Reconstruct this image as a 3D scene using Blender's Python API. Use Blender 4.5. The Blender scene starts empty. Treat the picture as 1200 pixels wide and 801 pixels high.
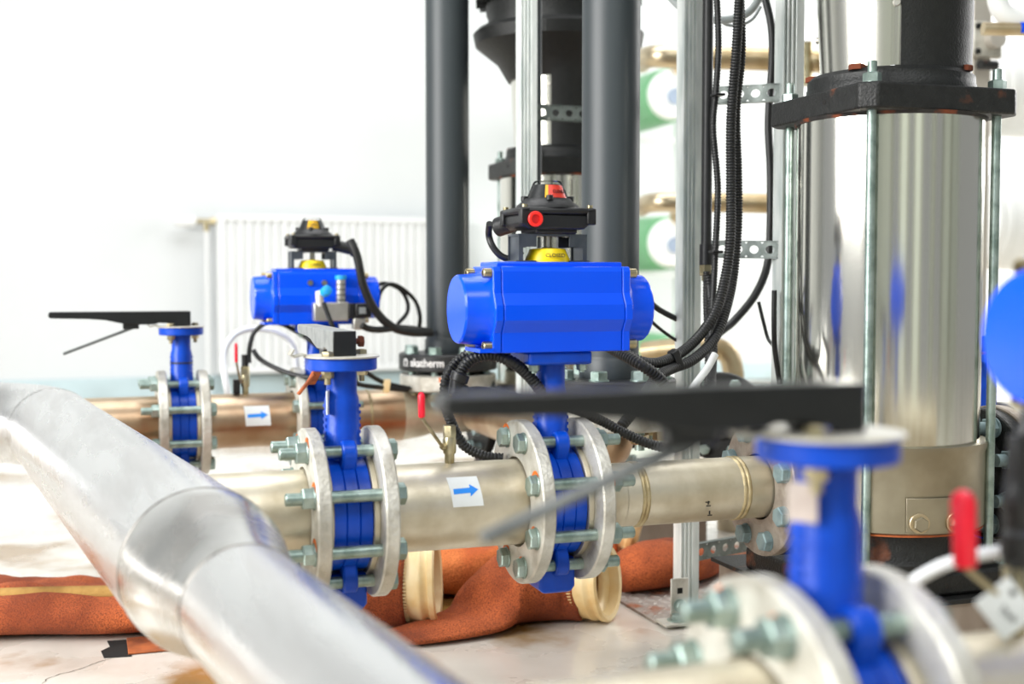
import bpy, bmesh, math, random
from math import pi, sin, cos, radians, sqrt
from mathutils import Vector, Matrix, noise

random.seed(4)
S = bpy.context.scene
COL = S.collection
R = radians

# ---------------------------------------------------------------- camera
cd = bpy.data.cameras.new('camera')
cam = bpy.data.objects.new('camera', cd)
COL.objects.link(cam)
cam.location = (0, 0, .60)
cam.rotation_euler = (R(90) - math.atan(73 / 1450), 0, R(-19.0))
cd.sensor_width = 36
cd.lens = 43.5
cd.clip_start = .05
cd.dof.use_dof = True
cd.dof.focus_distance = 1.82
cd.dof.aperture_fstop = 3.3
S.camera = cam

# ---------------------------------------------------------------- world and light
w = bpy.data.worlds.new('overcast')
S.world = w
w.use_nodes = True
wn = w.node_tree.nodes
wn['Background'].inputs[0].default_value = (.93, .97, 1, 1)
wn['Background'].inputs[1].default_value = .3


def area(name, loc, aim, sx, sy, energy, col=(1, 1, 1)):
    l = bpy.data.lights.new(name, 'AREA')
    l.shape = 'RECTANGLE'
    l.size = sx
    l.size_y = sy
    l.energy = energy
    l.color = col
    o = bpy.data.objects.new(name, l)
    COL.objects.link(o)
    o.location = loc
    o.rotation_euler = (Vector(aim) - Vector(loc)).to_track_quat('-Z', 'Y').to_euler()
    return o


area('window_light_left', (-3.6, 1.0, 2.1), (.6, 2.0, .4), 3.2, 2.2, 290, (1, .995, .98))
area('window_light_right', (6.2, 4.4, 2.4), (1.8, 5.4, .9), 4.0, 2.6, 220, (1, .99, .97))
area('ceiling_light', (1.2, 3.2, 4.2), (1.2, 2.8, 0), 4.0, 2.4, 120, (1, 1, 1))
area('sleeve_fill_light', (.2, -1.6, 4.2), (.2, -1.8, 0), 3.0, 1.6, 90, (1, 1, 1))  # added fill behind the camera, brightens sleeve reflections and pipe fronts

S.view_settings.view_transform = 'Standard'
S.view_settings.look = 'None'
S.view_settings.exposure = .4
S.view_settings.gamma = 1
S.view_settings.use_curve_mapping = False
S.cycles.use_denoising = True
S.cycles.max_bounces = 8
S.cycles.sample_clamp_indirect = 6


# ---------------------------------------------------------------- materials
def lin(c):
    return tuple(((x / 255 + .055) / 1.055) ** 2.4 if x > 10 else x / 255 / 12.92 for x in c) + (1,)


def mat(name, c1, c2=None, metal=0., rough=.5, scale=12, lo=.4, hi=.65, rust=None, rust_lo=.62, rust_hi=.72,
        rust_scale=9, bump=0., bscale=60, rough2=None, stretch=None, coat=0., transmission=0., emit=None, detail=4, spec=.5):
    m = bpy.data.materials.new(name)
    m.use_nodes = True
    nt = m.node_tree
    n = nt.nodes
    L = nt.links.new
    b = n['Principled BSDF']
    b.inputs['Metallic'].default_value = metal
    b.inputs['Roughness'].default_value = rough
    b.inputs['Specular IOR Level'].default_value = spec
    b.inputs['Coat Weight'].default_value = coat
    b.inputs['Coat Roughness'].default_value = .12
    b.inputs['Transmission Weight'].default_value = transmission
    tc = n.new('ShaderNodeTexCoord')
    mp = n.new('ShaderNodeMapping')
    L(tc.outputs['Object'], mp.inputs[0])
    if stretch:
        mp.inputs['Scale'].default_value = stretch

    def nz(sc, det=detail):
        t = n.new('ShaderNodeTexNoise')
        t.inputs['Scale'].default_value = sc
        t.inputs['Detail'].default_value = det
        L(mp.outputs[0], t.inputs['Vector'])
        return t

    def ramp(src, a, z, ca, cz):
        r = n.new('ShaderNodeValToRGB')
        r.color_ramp.elements[0].position = a
        r.color_ramp.elements[1].position = z
        r.color_ramp.elements[0].color = ca
        r.color_ramp.elements[1].color = cz
        L(src, r.inputs[0])
        return r

    if c2 is None:
        c2 = tuple(int(v * .88) for v in c1)
    t = nz(scale)
    r = ramp(t.outputs['Fac'], lo, hi, lin(c1), lin(c2))
    out = r.outputs[0]
    if rust:
        t2 = nz(rust_scale, 6)
        r2 = ramp(t2.outputs['Fac'], rust_lo, rust_hi, (0, 0, 0, 1), (1, 1, 1, 1))
        mx = n.new('ShaderNodeMix')
        mx.data_type = 'RGBA'
        L(r2.outputs[0], mx.inputs[0])
        L(out, mx.inputs[6])
        mx.inputs[7].default_value = lin(rust)
        out = mx.outputs[2]
        if metal > 0:
            mm = n.new('ShaderNodeMath')
            mm.operation = 'MULTIPLY_ADD'
            L(r2.outputs[0], mm.inputs[0])
            mm.inputs[1].default_value = -metal
            mm.inputs[2].default_value = metal
            L(mm.outputs[0], b.inputs['Metallic'])
    L(out, b.inputs['Base Color'])
    if rough2 is not None:
        rr = ramp(t.outputs['Fac'], lo, hi, (rough,) * 3 + (1,), (rough2,) * 3 + (1,))
        L(rr.outputs[0], b.inputs['Roughness'])
    if bump:
        t3 = nz(bscale, 3)
        bp = n.new('ShaderNodeBump')
        bp.inputs['Strength'].default_value = bump
        bp.inputs['Distance'].default_value = .002
        L(t3.outputs['Fac'], bp.inputs['Height'])
        L(bp.outputs[0], b.inputs['Normal'])
    if emit:
        b.inputs['Emission Color'].default_value = lin(emit)
        b.inputs['Emission Strength'].default_value = 1
    return m


M = dict(
    steel=mat('pipe_stainless_matte', (214, 206, 186), (186, 175, 150), .7, .4, 14, rust=(150, 105, 60), rust_lo=.68, rust_hi=.8, bump=.15, bscale=90, rough2=.5),
    steel_warm=mat('pipe_stainless_tinted', (205, 185, 158), (160, 128, 98), 1, .4, 6, rust=(150, 90, 45), rust_lo=.62, rust_hi=.8, bump=.1),
    weld=mat('weld_seam', (200, 184, 146), (172, 154, 116), .9, .45, 60, bump=.5, bscale=200),
    header=mat('header_brushed_steel', (232, 232, 232), (214, 213, 212), 1, .24, 30, bump=.3, bscale=160, stretch=(1, .12, 1), rough2=.36),
    header_tint=mat('header_reducer_steel', (222, 221, 219), (196, 193, 189), 1, .2, 16, bump=.1, bscale=120, rough2=.3),
    seam=mat('header_seam_line', (150, 146, 140), (96, 92, 88), .8, .5, 40),
    flange=mat('cast_aluminium', (212, 210, 200), (172, 168, 156), .45, .5, 22, rust=(128, 120, 104), rust_lo=.6, rust_hi=.8, rust_scale=26, bump=.9, bscale=140),
    flange_grey=mat('weathered_flange', (170, 160, 148), (140, 128, 116), .5, .6, 40, rust=(110, 70, 45), rust_lo=.66, rust_hi=.76, bump=.7, bscale=150),
    rustmid=mat('rusted_trigger', (176, 94, 48), (126, 62, 30), .1, .8, 40, bump=.5),
    oldlabel=mat('weathered_label', (202, 190, 182), (184, 170, 162), 0, .7, 60),
    zinc=mat('galvanised_bolt', (168, 184, 178), (128, 146, 138), .85, .42, 40, rust=(150, 140, 90), rust_lo=.68, rust_hi=.8, bump=.2, bscale=200),
    zinc_blue=mat('galvanised_bolt_matte', (140, 160, 162), (112, 132, 136), .4, .55, 50, bump=.3),
    rail=mat('galvanised_rail', (126, 134, 130), (100, 108, 104), .5, .4, 40),
    lever_lit_grey=mat('black_lever_side_lit', (150, 152, 150), (126, 130, 128), .3, .45, 60, bump=.4),  # black lever paint with the side light put into the colour
    strut=mat('galvanised_strut', (232, 237, 234), (196, 206, 203), .2, .36, 40, bump=.2, bscale=120, stretch=(1, 1, .2)),
    rust=mat('rust', (112, 52, 24), (74, 34, 17), .1, .8, 40, bump=.5),
    rustbright=mat('orange_rust_stain', (222, 112, 16), (170, 80, 20), .0, .8, 60),
    blue=mat('blue_valve_paint', (2, 74, 196), (2, 58, 164), 0, .33, 18, rust=(30, 44, 80), rust_lo=.72, rust_hi=.78, rust_scale=30, bump=.35, bscale=70, spec=.35),
    act=mat('blue_actuator_enamel', (0, 81, 240), (0, 76, 232), 0, .2, 4, spec=.35),
    black=mat('black_plastic', (18, 19, 21), (12, 13, 15), 0, .42, 20, bump=.15, bscale=200),
    lever=mat('black_lever_paint', (19, 21, 22), (13, 15, 16), .0, .3, 30, rust=(120, 110, 100), rust_lo=.74, rust_hi=.8, bump=.2),
    rubber=mat('black_cable_sheath', (24, 25, 25), (15, 16, 16), 0, .45, 30),
    iron=mat('black_cast_iron', (26, 27, 26), (15, 16, 15), .1, .5, 60, rust=(104, 54, 24), rust_lo=.63, rust_hi=.74, rust_scale=16, bump=.6, bscale=260),
    iron_clean=mat('black_stool_paint', (19, 21, 20), (13, 15, 14), .1, .5, 80, bump=.5, bscale=300),
    sleeve=mat('polished_pump_sleeve', (226, 224, 214), (214, 211, 200), 1, .13, 5, stretch=(1, 1, .06), bump=.03, bscale=10, rough2=.17),
    collar=mat('brushed_pump_collar', (176, 168, 148), (150, 142, 122), 1, .36, 9, bump=.12, bscale=60, rough2=.46),
    guard=mat('coupling_guard_steel', (222, 220, 210), (206, 203, 190), 1, .2, 6, stretch=(1, 1, .1), rough2=.28),
    hdpe=mat('grey_plastic_pipe', (50, 57, 60), (42, 48, 51), 0, .46, 10, bump=.1, bscale=40, stretch=(1, 1, .15)),
    hdpe_ring=mat('black_backing_ring', (32, 33, 34), (24, 25, 26), 0, .45, 30, bump=.2),
    white=mat('white_print', (240, 240, 238), None, 0, .6, 10),
    wall=mat('white_painted_wall', (212, 215, 216), (206, 210, 211), 0, .7, 1.2, bump=.1, bscale=30),
    wall_tan=mat('pale_olive_wall', (216, 224, 215), (206, 215, 206), 0, .7, 2),
    pier=mat('dark_pier', (150, 154, 144), (138, 142, 132), 0, .6, 2),
    base=mat('grey_baseboard', (188, 206, 210), (180, 198, 202), 0, .5, 5),
    radiator=mat('radiator_enamel', (226, 228, 228), (222, 224, 224), 0, .35, 5),
    rusty_iron=mat('rust_edged_iron', (40, 38, 36), (24, 22, 20), .1, .6, 40, rust=(116, 54, 20), rust_lo=.5, rust_hi=.64, rust_scale=34, bump=.6),
    trigger=mat('worn_trigger_steel', (118, 121, 120), (88, 91, 90), .6, .4, 30),
    brass=mat('nickel_brass', (190, 180, 150), (150, 136, 100), 1, .32, 40, rust=(150, 100, 30), rust_lo=.62, rust_hi=.72, bump=.1),
    redpanel=mat('red_dome_panel', (255, 76, 58), (250, 66, 50), 0, .4, 10),
    red=mat('red_plastic', (250, 26, 54), (238, 16, 44), 0, .35, 20, bump=.1),
    redplug=mat('red_plug', (255, 44, 34), (246, 36, 28), 0, .4, 10),
    reddark=mat('red_plug_inside', (200, 18, 18), (186, 14, 14), 0, .6, 10),
    yellow=mat('yellow_indicator', (250, 222, 20), (244, 212, 10), 0, .4, 10),
    amber=mat('yellow_dome_panel', (244, 190, 30), (236, 178, 20), 0, .35, 10),
    clear=mat('clear_dome', (255, 255, 255), (255, 255, 255), 0, .03, 5, transmission=1.),
    paper=mat('white_sticker', (226, 230, 230), (216, 221, 221), 0, .5, 20),
    arrow=mat('blue_arrow_print', (16, 140, 238), (10, 130, 230), 0, .5, 20),
    bag=mat('rust_stained_felt', (204, 104, 54), (138, 62, 28), 0, .95, 9, .36, .62, rust=(104, 48, 26), rust_lo=.42, rust_hi=.7, rust_scale=420, bump=1., bscale=420, detail=8),
    bag_light=mat('orange_stained_felt', (232, 138, 76), (196, 96, 46), 0, .95, 9, .36, .62, rust=(160, 80, 40), rust_lo=.46, rust_hi=.7, rust_scale=420, bump=1., bscale=240, detail=8),
    stripe=mat('olive_seam_tape', (178, 140, 76), (140, 104, 50), 0, .9, 20, bump=.6, bscale=200),
    cream=mat('cream_plastic_collar', (240, 218, 170), (226, 192, 130), 0, .42, 14, rust=(206, 140, 70), rust_lo=.6, rust_hi=.8, rust_scale=7),
    concrete=mat('worn_concrete_floor', (228, 224, 215), (200, 193, 180), 0, .4, 3.2, .38, .62, rust=(150, 116, 62), rust_lo=.52, rust_hi=.62, rust_scale=3.1, bump=.35, bscale=26, rough2=.14, detail=8, coat=.6),
    plate=mat('rusty_checker_plate', (188, 180, 172), (150, 140, 132), .5, .5, 14, rust=(160, 88, 44), rust_lo=.52, rust_hi=.62, rust_scale=13, bump=.3),
    crust=mat('rusted_sheet', (176, 96, 50), (120, 62, 34), .2, .8, 20, rust=(196, 190, 180), rust_lo=.6, rust_hi=.66, bump=.6),
    dark=mat('dark_void', (18, 16, 14), (12, 11, 10), 0, .9, 20),
    crackm=mat('crack_dirt', (120, 112, 100), (96, 88, 78), 0, .9, 20),
    plinth=mat('plinth_steel', (156, 142, 128), (126, 110, 96), .3, .55, 12, rust=(150, 84, 36), rust_lo=.66, rust_hi=.74, bump=.3, stretch=(1, 1, .3)),
    green=mat('green_vessel_end', (112, 172, 124), (98, 158, 112), 0, .4, 5),
    vessel=mat('white_vessel', (240, 242, 240), (232, 234, 232), 0, .35, 5),
    port=mat('grey_port', (150, 165, 185), (140, 155, 175), 0, .4, 5),
    manifold=mat('stainless_manifold', (205, 190, 160), (176, 156, 120), 1, .35, 8, rough2=.42),
    hose_white=mat('white_tubing', (238, 240, 240), (230, 233, 233), 0, .35, 10),
    grey_cable=mat('grey_cable', (150, 156, 156), (140, 146, 146), 0, .45, 10),
    silver=mat('silver_block', (196, 194, 186), (178, 176, 166), .8, .4, 20),
    cyan=mat('light_blue_plastic', (40, 170, 240), (30, 160, 230), 0, .35, 10),
    bracket=mat('dark_bracket', (96, 102, 108), (78, 84, 90), .7, .35, 30),
    steelpost=mat('grey_post', (200, 194, 184), (186, 178, 166), .4, .45, 8),
)

# clear polycarbonate: thin sheet, so straight-through transparency with a glossy skin
m = bpy.data.materials.new('clear_polycarbonate')
m.use_nodes = True
nt = m.node_tree
nt.nodes.clear()
out = nt.nodes.new('ShaderNodeOutputMaterial')
mx = nt.nodes.new('ShaderNodeMixShader')
tr = nt.nodes.new('ShaderNodeBsdfTransparent')
gl = nt.nodes.new('ShaderNodeBsdfGlossy')
fr = nt.nodes.new('ShaderNodeLayerWeight')
gl.inputs['Roughness'].default_value = .05
fr.inputs['Blend'].default_value = .12
tr.inputs[0].default_value = (.95, .96, .96, 1)
nt.links.new(fr.outputs['Fresnel'], mx.inputs[0])
nt.links.new(tr.outputs[0], mx.inputs[1])
nt.links.new(gl.outputs[0], mx.inputs[2])
nt.links.new(mx.outputs[0], out.inputs[0])
M['clear'] = m

# ---------------------------------------------------------------- mesh helpers
def frame(axis):
    z = Vector({'X': (1, 0, 0), 'Y': (0, 1, 0), 'Z': (0, 0, 1)}[axis] if isinstance(axis, str) else axis).normalized()
    up = Vector((0, 0, 1)) if abs(z.z) < .9 else Vector((0, 1, 0))
    x = up.cross(z).normalized()
    return x, z.cross(x), z


class B:
    def __init__(s):
        s.v = []
        s.f = []

    def add(s, vs, fs):
        k = len(s.v)
        s.v += [Vector(p) for p in vs]
        s.f += [tuple(i + k for i in f) for f in fs]
        return s

    def box(s, lo, hi):
        a, b = lo, hi
        vs = [(x, y, z) for z in (a[2], b[2]) for y in (a[1], b[1]) for x in (a[0], b[0])]
        return s.add(vs, [(0, 2, 3, 1), (4, 5, 7, 6), (0, 1, 5, 4), (2, 6, 7, 3), (0, 4, 6, 2), (1, 3, 7, 5)])

    def obox(s, c, ex, ey, ez):
        c, ex, ey, ez = map(Vector, (c, ex, ey, ez))
        vs = [c + ex * i + ey * j + ez * k for k in (-1, 1) for j in (-1, 1) for i in (-1, 1)]
        return s.add(vs, [(0, 2, 3, 1), (4, 5, 7, 6), (0, 1, 5, 4), (2, 6, 7, 3), (0, 4, 6, 2), (1, 3, 7, 5)])

    def lathe(s, o, axis, prof, n=32, cap=True, loop=False, a0=0.):
        x, y, z = frame(axis)
        o = Vector(o)
        vs = []
        for h, r in prof:
            for i in range(n):
                a = a0 + 2 * pi * i / n
                vs.append(o + z * h + (x * cos(a) + y * sin(a)) * r)
        m = len(prof)
        fs = []
        for j in range(m if loop else m - 1):
            k = (j + 1) % m
            for i in range(n):
                fs.append((j * n + i, j * n + (i + 1) % n, k * n + (i + 1) % n, k * n + i))
        if cap and not loop:
            fs.append(tuple(range(n))[::-1])
            fs.append(tuple(range((m - 1) * n, m * n)))
        return s.add(vs, fs)

    def cyl(s, p0, p1, r0, r1=None, n=24, ch=0.):
        p0, p1 = Vector(p0), Vector(p1)
        d = (p1 - p0).length
        r1 = r0 if r1 is None else r1
        pr = [(0, r0), (d, r1)] if not ch else [(0, r0 - ch), (ch, r0), (d - ch, r1), (d, r1 - ch)]
        return s.lathe(p0, p1 - p0, pr, n)

    def hex(s, p0, p1, af, ch=.0015):
        p0, p1 = Vector(p0), Vector(p1)
        d = (p1 - p0).length
        r = af / sqrt(3)
        return s.lathe(p0, p1 - p0, [(0, r), (d - ch, r), (d, r * .88)], 6, a0=random.random() * .5)

    def ring(s, o, axis, ri, ro, h0, h1, n=40, ch=.0015):
        return s.lathe(o, axis, [(h0, ri), (h0, ro - ch), (h0 + ch, ro), (h1 - ch, ro), (h1, ro - ch), (h1, ri)], n, loop=True)

    def tube(s, pts, r, n=10, cap=True):
        pts = [Vector(p) for p in pts]
        m = len(pts)
        rr = r if isinstance(r, (list, tuple)) else [r] * m
        t0 = (pts[1] - pts[0]).normalized()
        x, y, _ = frame(t0)
        vs = []
        for i, p in enumerate(pts):
            t = (pts[min(i + 1, m - 1)] - pts[max(i - 1, 0)]).normalized()
            x = (x - t * x.dot(t)).normalized()
            y = t.cross(x)
            for k in range(n):
                a = 2 * pi * k / n
                vs.append(p + (x * cos(a) + y * sin(a)) * rr[i])
        fs = [(j * n + i, j * n + (i + 1) % n, (j + 1) * n + (i + 1) % n, (j + 1) * n + i) for j in range(m - 1) for i in range(n)]
        if cap:
            fs += [tuple(range(n))[::-1], tuple(range((m - 1) * n, m * n))]
        return s.add(vs, fs)

    def prism(s, poly, o, ex, ey, ez):
        """polygon (u,v) in the plane ex,ey at o, extruded by the vector ez"""
        o, ex, ey, ez = map(Vector, (o, ex, ey, ez))
        n = len(poly)
        vs = [o + ex * u + ey * v for u, v in poly] + [o + ex * u + ey * v + ez for u, v in poly]
        fs = [(i, (i + 1) % n, n + (i + 1) % n, n + i) for i in range(n)] + [tuple(range(n))[::-1], tuple(range(n, 2 * n))]
        return s.add(vs, fs)


def spl(p, k=10):
    p = [Vector(q) for q in p]
    p = [p[0] * 2 - p[1]] + p + [p[-1] * 2 - p[-2]]
    out = []
    for i in range(1, len(p) - 2):
        a, b, c, d = p[i - 1:i + 3]
        for j in range(k):
            t = j / k
            out.append(.5 * (2 * b + (c - a) * t + (2 * a - 5 * b + 4 * c - d) * t * t + (3 * b - a - 3 * c + d) * t ** 3))
    out.append(p[-2])
    return out


def resample(pts, step):
    out = [pts[0]]
    need = step
    for a, b in zip(pts, pts[1:]):
        l = (b - a).length
        pos = 0
        while l - pos >= need:
            pos += need
            out.append(a + (b - a) * (pos / l))
            need = step
        need -= l - pos
    return out


def origin_of(p):
    v = Vector((0, 0, 0))
    while p:
        v += p.location
        p = p.parent
    return v


def obj(name, b, m, parent=None, bev=0., smooth=True, ang=38, kind=None, label=None, seg=2):
    me = bpy.data.meshes.new(name)
    o = bpy.data.objects.new(name, me)
    if parent is None:
        c = Vector((sum(v.x for v in b.v), sum(v.y for v in b.v), 0)) / max(len(b.v), 1)
        c.z = min(v.z for v in b.v)
        o.location = c
    else:
        c = origin_of(parent)
    me.from_pydata([v - c for v in b.v], [], b.f)
    bm = bmesh.new()
    bm.from_mesh(me)
    bmesh.ops.recalc_face_normals(bm, faces=bm.faces)
    bm.to_mesh(me)
    bm.free()
    if smooth:
        me.shade_smooth()
        me.set_sharp_from_angle(angle=R(ang))
    me.materials.append(m if not isinstance(m, str) else M[m])
    COL.objects.link(o)
    o.parent = parent
    if bev:
        md = o.modifiers.new('bevel', 'BEVEL')
        md.width = bev
        md.segments = seg
        md.limit_method = 'ANGLE'
        md.angle_limit = R(40)
    if kind:
        o['kind'] = kind
    if label:
        o['label'] = label
    return o


def tag(o, label, cat, group=None):
    o['label'] = label
    o['category'] = cat
    if group:
        o['group'] = group
    return o


def thing(name, label, cat, loc, group=None):
    o = bpy.data.objects.new(name, None)
    o.empty_display_size = .05
    COL.objects.link(o)
    o.location = loc
    return tag(o, label, cat, group)


def link_copy(o, parent, delta):
    c = o.copy()
    COL.objects.link(c)
    c.parent = parent
    c.location = o.location + Vector(delta)
    return c


def V(*a):
    return Vector(a)


# ================================================================ setting
ZA = .301            # height of every pipe axis
YA, YB, YC = 1.567, 2.666, .68   # front line, rear line, near line

b = B().box((-7, -4, -.12), (9, 6.55, 0))
obj('floor', b, 'concrete', kind='structure', smooth=False)
b = B().box((-7, 6.55, -.12), (9, 6.75, 4.6))
obj('wall_back', b, 'wall', kind='structure', smooth=False)
b = B().box((-7, 6.535, 0), (9, 6.55, .105))
obj('baseboard_back', b, 'base', kind='structure', bev=.004)

# the end of the room behind the camera: bays of pale wall, darker piers and openings, added for streaked reflections in the pump sleeve
b = B()
for x0_, x1_ in ((-7, -2.2), (-1.2, -.1), (.5, 1.5), (2.6, 3.1), (4.3, 9)):
    b.box((x0_, -4.2, 0), (x1_, -4, 3.4))
b.box((-7, -4.2, 3.4), (9, -4, 4.6))
obj('wall_front', b, 'wall_tan', kind='structure', smooth=False)
for k, (x0_, x1_) in enumerate(((-2.5, -2.2), (-1.3, -1.1), (-.3, -.1), (.5, .64), (1.3, 1.55), (2.6, 2.75), (3.0, 3.2), (4.2, 4.5), (6., 6.4))):
    b = B().box((x0_, -4., 0), (x1_, -3.85, 4.6))
    obj('streak_pier_%d' % (k + 1), b, 'pier', kind='structure', smooth=False)

# floor details: cracks, checker plates let into the floor
fl = bpy.data.objects['floor']


def ribbon(pts, wd, z, name, m):
    b = B()
    pts = spl([V(p[0], p[1], z) for p in pts], 6)
    vs = []
    for i, p in enumerate(pts):
        t = (pts[min(i + 1, len(pts) - 1)] - pts[max(i - 1, 0)]).normalized()
        n = V(-t.y, t.x, 0)
        q = p + n * random.uniform(-.002, .002)
        k = wd * random.uniform(.4, 1.2)
        vs += [q - n * k, q + n * k]
    b.add(vs, [(2 * i, 2 * i + 1, 2 * i + 3, 2 * i + 2) for i in range(len(pts) - 1)])
    return obj(name, b, m, fl)


ribbon([(-0.072,1.941,0.000), (-0.056,1.973,0.000), (-0.022,1.992,0.000), (0.009,2.022,0.000), (0.034,2.041,0.000)], .0008, .0006, 'crack', 'crackm')

pl = thing('checker_plate', 'rusty steel checker plate on the floor under the strut foot', 'floor plate', (.93, 1.93, 0))
b = B().box((.93, 1.93, 0), (1.75, 2.44, .005))
obj('plate', b, 'plate', pl, bev=.001)
b = B()
for i in range(40):
    for j in range(25):
        cx, cy = .942 + i * .0205, 1.942 + j * .0205
        a = R(45) if (i + j) % 2 else R(-45)
        e1 = V(cos(a), sin(a), 0)
        e2 = V(-sin(a), cos(a), 0)
        c = V(cx, cy, .005)
        b.add([c - e1 * .0105, c - e2 * .0035, c + e1 * .0105, c + e2 * .0035, c - e1 * .006 + V(0, 0, .0016), c + e1 * .006 + V(0, 0, .0016)],
              [(0, 1, 4), (1, 2, 5), (1, 5, 4), (2, 3, 5), (3, 0, 4), (3, 4, 5)])
obj('tread_pattern', b, 'plate', pl, kind='stuff', smooth=False)

tp = thing('trench_cover', 'small rusted sheet cover set in the broken floor beside the big pipe', 'floor cover', (.12, 2.08, 0))
b = B().box((.055, 2.045, .001), (.42, 2.135, .004))
obj('sheet', b, 'crust', tp, bev=.001)
b = B().prism([(-.012, .0), (.03, -.006), (.03, .092), (-.006, .096), (-.002, .06), (-.016, .04)], (.03, 2.042, .0003), (1, 0, 0), (0, 1, 0), (0, 0, .0007))
obj('broken_hole', b, 'dark', tp, smooth=False)

# ---------------------------------------------------------------- radiator at the back wall
rd = thing('radiator', 'white fluted panel radiator on the back wall', 'radiator', (1.2, 6.44, .12))
x0, x1, z0, z1 = .635, 1.95, .12, .93
poly = []
n = 28
pw = (x1 - x0 - .06) / n
poly = [(x0, 0)]
for i in range(n):
    a = x0 + .03 + i * pw
    poly += [(a + pw * .12, 0), (a + pw * .3, .02), (a + pw * .7, .02), (a + pw * .88, 0)]
poly += [(x1, 0), (x1, .028), (x0, .028)]
b = B().prism(poly, (0, 6.43, z0 + .03), (1, 0, 0), (0, 1, 0), (0, 0, z1 - z0 - .06))
obj('fluted_panel', b, 'radiator', rd, ang=20)
b = B().box((x0, 6.43, z0), (x1, 6.448, z0 + .03))
obj('panel_edge', b, 'radiator', rd, bev=.004)
obj('panel_edge', B().box((x0, 6.43, z1 - .03), (x1, 6.448, z1)), 'radiator', rd, bev=.004)
b = B().box((x0, 6.46, z0), (x1, 6.51, z1 - .015))
obj('rear_panel', b, 'radiator', rd, bev=.006)
b = B()
for i in range(44):
    b.box((x0 + .01 + i * .0296, 6.45, z1 - .012), (x0 + .018 + i * .0296, 6.51, z1))
obj('top_grille', b, 'radiator', rd, kind='stuff', smooth=False)
tv = thing('thermostat_valve', 'white thermostat head and brass valve beside the radiator', 'valve', (.57, 6.46, .86))
c = V(.585, 6.46, .895)
b = B().cyl(c + V(-.05, 0, 0), c + V(.06, 0, 0), .014).cyl(c, c + V(0, 0, -.05), .014).hex(c + V(.02, 0, 0), c + V(.045, 0, 0), .036)
obj('valve_body', b, 'brass', tv)
b = B().lathe(c + V(-.05, 0, 0), (-1, 0, 0), [(0, .018), (.01, .03), (.09, .03), (.105, .024)], 24)
obj('thermostat_head', b, 'radiator', tv)
b = B().cyl(c + V(-.156, 0, 0), c + V(-.15, 0, 0), .012)
obj('scale_cap', b, 'grey_cable', tv)
b = B().tube([c + V(0, 0, -.05), (.585, 6.46, .0)], .011)
tag(obj('radiator_pipe', b, 'radiator'), 'thin white heating pipe rising to the thermostat valve', 'pipe')

# ================================================================ pipes and valves
BOLT = {}


def bolt(parent, x, Y, Z, half, head, mt='zinc', af=.024, r=.0078, tail=.02, nut=True, washer=True):
    """a flange bolt along X through two flanges whose outer faces lie at x-half and x+half; head = -1 or 1 side"""
    key = (round(half, 4), head, mt, af)
    sgn = head
    if key not in BOLT:
        h = V(x + sgn * half, Y, Z)
        t = V(x - sgn * half, Y, Z)
        d = V(sgn, 0, 0)
        bb = B().cyl(h, t - d * (tail + .0155), r, ch=.0012).hex(h + d * .002, h + d * .012, af)
        o = obj('flange_bolt', bb, mt, parent, ang=30)
        parts = [o]
        if washer:
            for q0, q1 in ((h, h + d * .0022), (t, t - d * .0022)):
                parts.append(obj('washer', B().cyl(q0, q1, .0145, ch=.0005), mt, o))
        if nut:
            parts.append(obj('nut', B().hex(t - d * .0022, t - d * .0155, af), mt, o, ang=30))
        BOLT[key] = (parts, V(x, Y, Z) - origin_of(parent))
        return o
    parts, ref = BOLT[key]
    dl = V(x, Y, Z) - origin_of(parent) - ref
    o = parts[0].copy()
    COL.objects.link(o)
    o.parent = parent
    o.location = dl
    o.rotation_euler = (0, 0, 0)
    for p in parts[1:]:
        c = p.copy()
        COL.objects.link(c)
        c.parent = o
        c.location = (0, 0, 0)
    return o


def flange(parent, x, Y, m='flange', R0=.11, t=.018, ri=.061, hub=None):
    b = B().ring((x - t / 2, Y, ZA), 'X', ri, R0, 0, t, 56, .002)
    return obj('flange', b, m, parent, ang=30)


def stub(parent, x, Y, side, r=.079, ri=.05):
    """stub-end collar between flange and valve body; side is the side on which the valve lies"""
    b = B().ring((x, Y, ZA), 'X', ri, r, min(0, side * .0075), max(0, side * .0075), 40, .001)
    return obj('stub_end', b, 'steel', parent)


def pipe(parent, x0, x1, Y, r, m='steel', name='pipe'):
    b = B().lathe((x0, Y, ZA), 'X', [(0, r), (x1 - x0, r)], 48)
    return obj(name, b, m, parent)


def weld(parent, x, Y, r, m='weld'):
    prof = [(-.004, r - .001), (-.002, r + .0012), (.0, r + .0017), (.002, r + .0012), (.004, r - .001)]
    b = B().lathe((x, Y, ZA), 'X', prof, 48, cap=False)
    for v in b.v:
        v.x += noise.noise(v * 160) * .0012
    return obj('weld_seam', b, m, parent)


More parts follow.
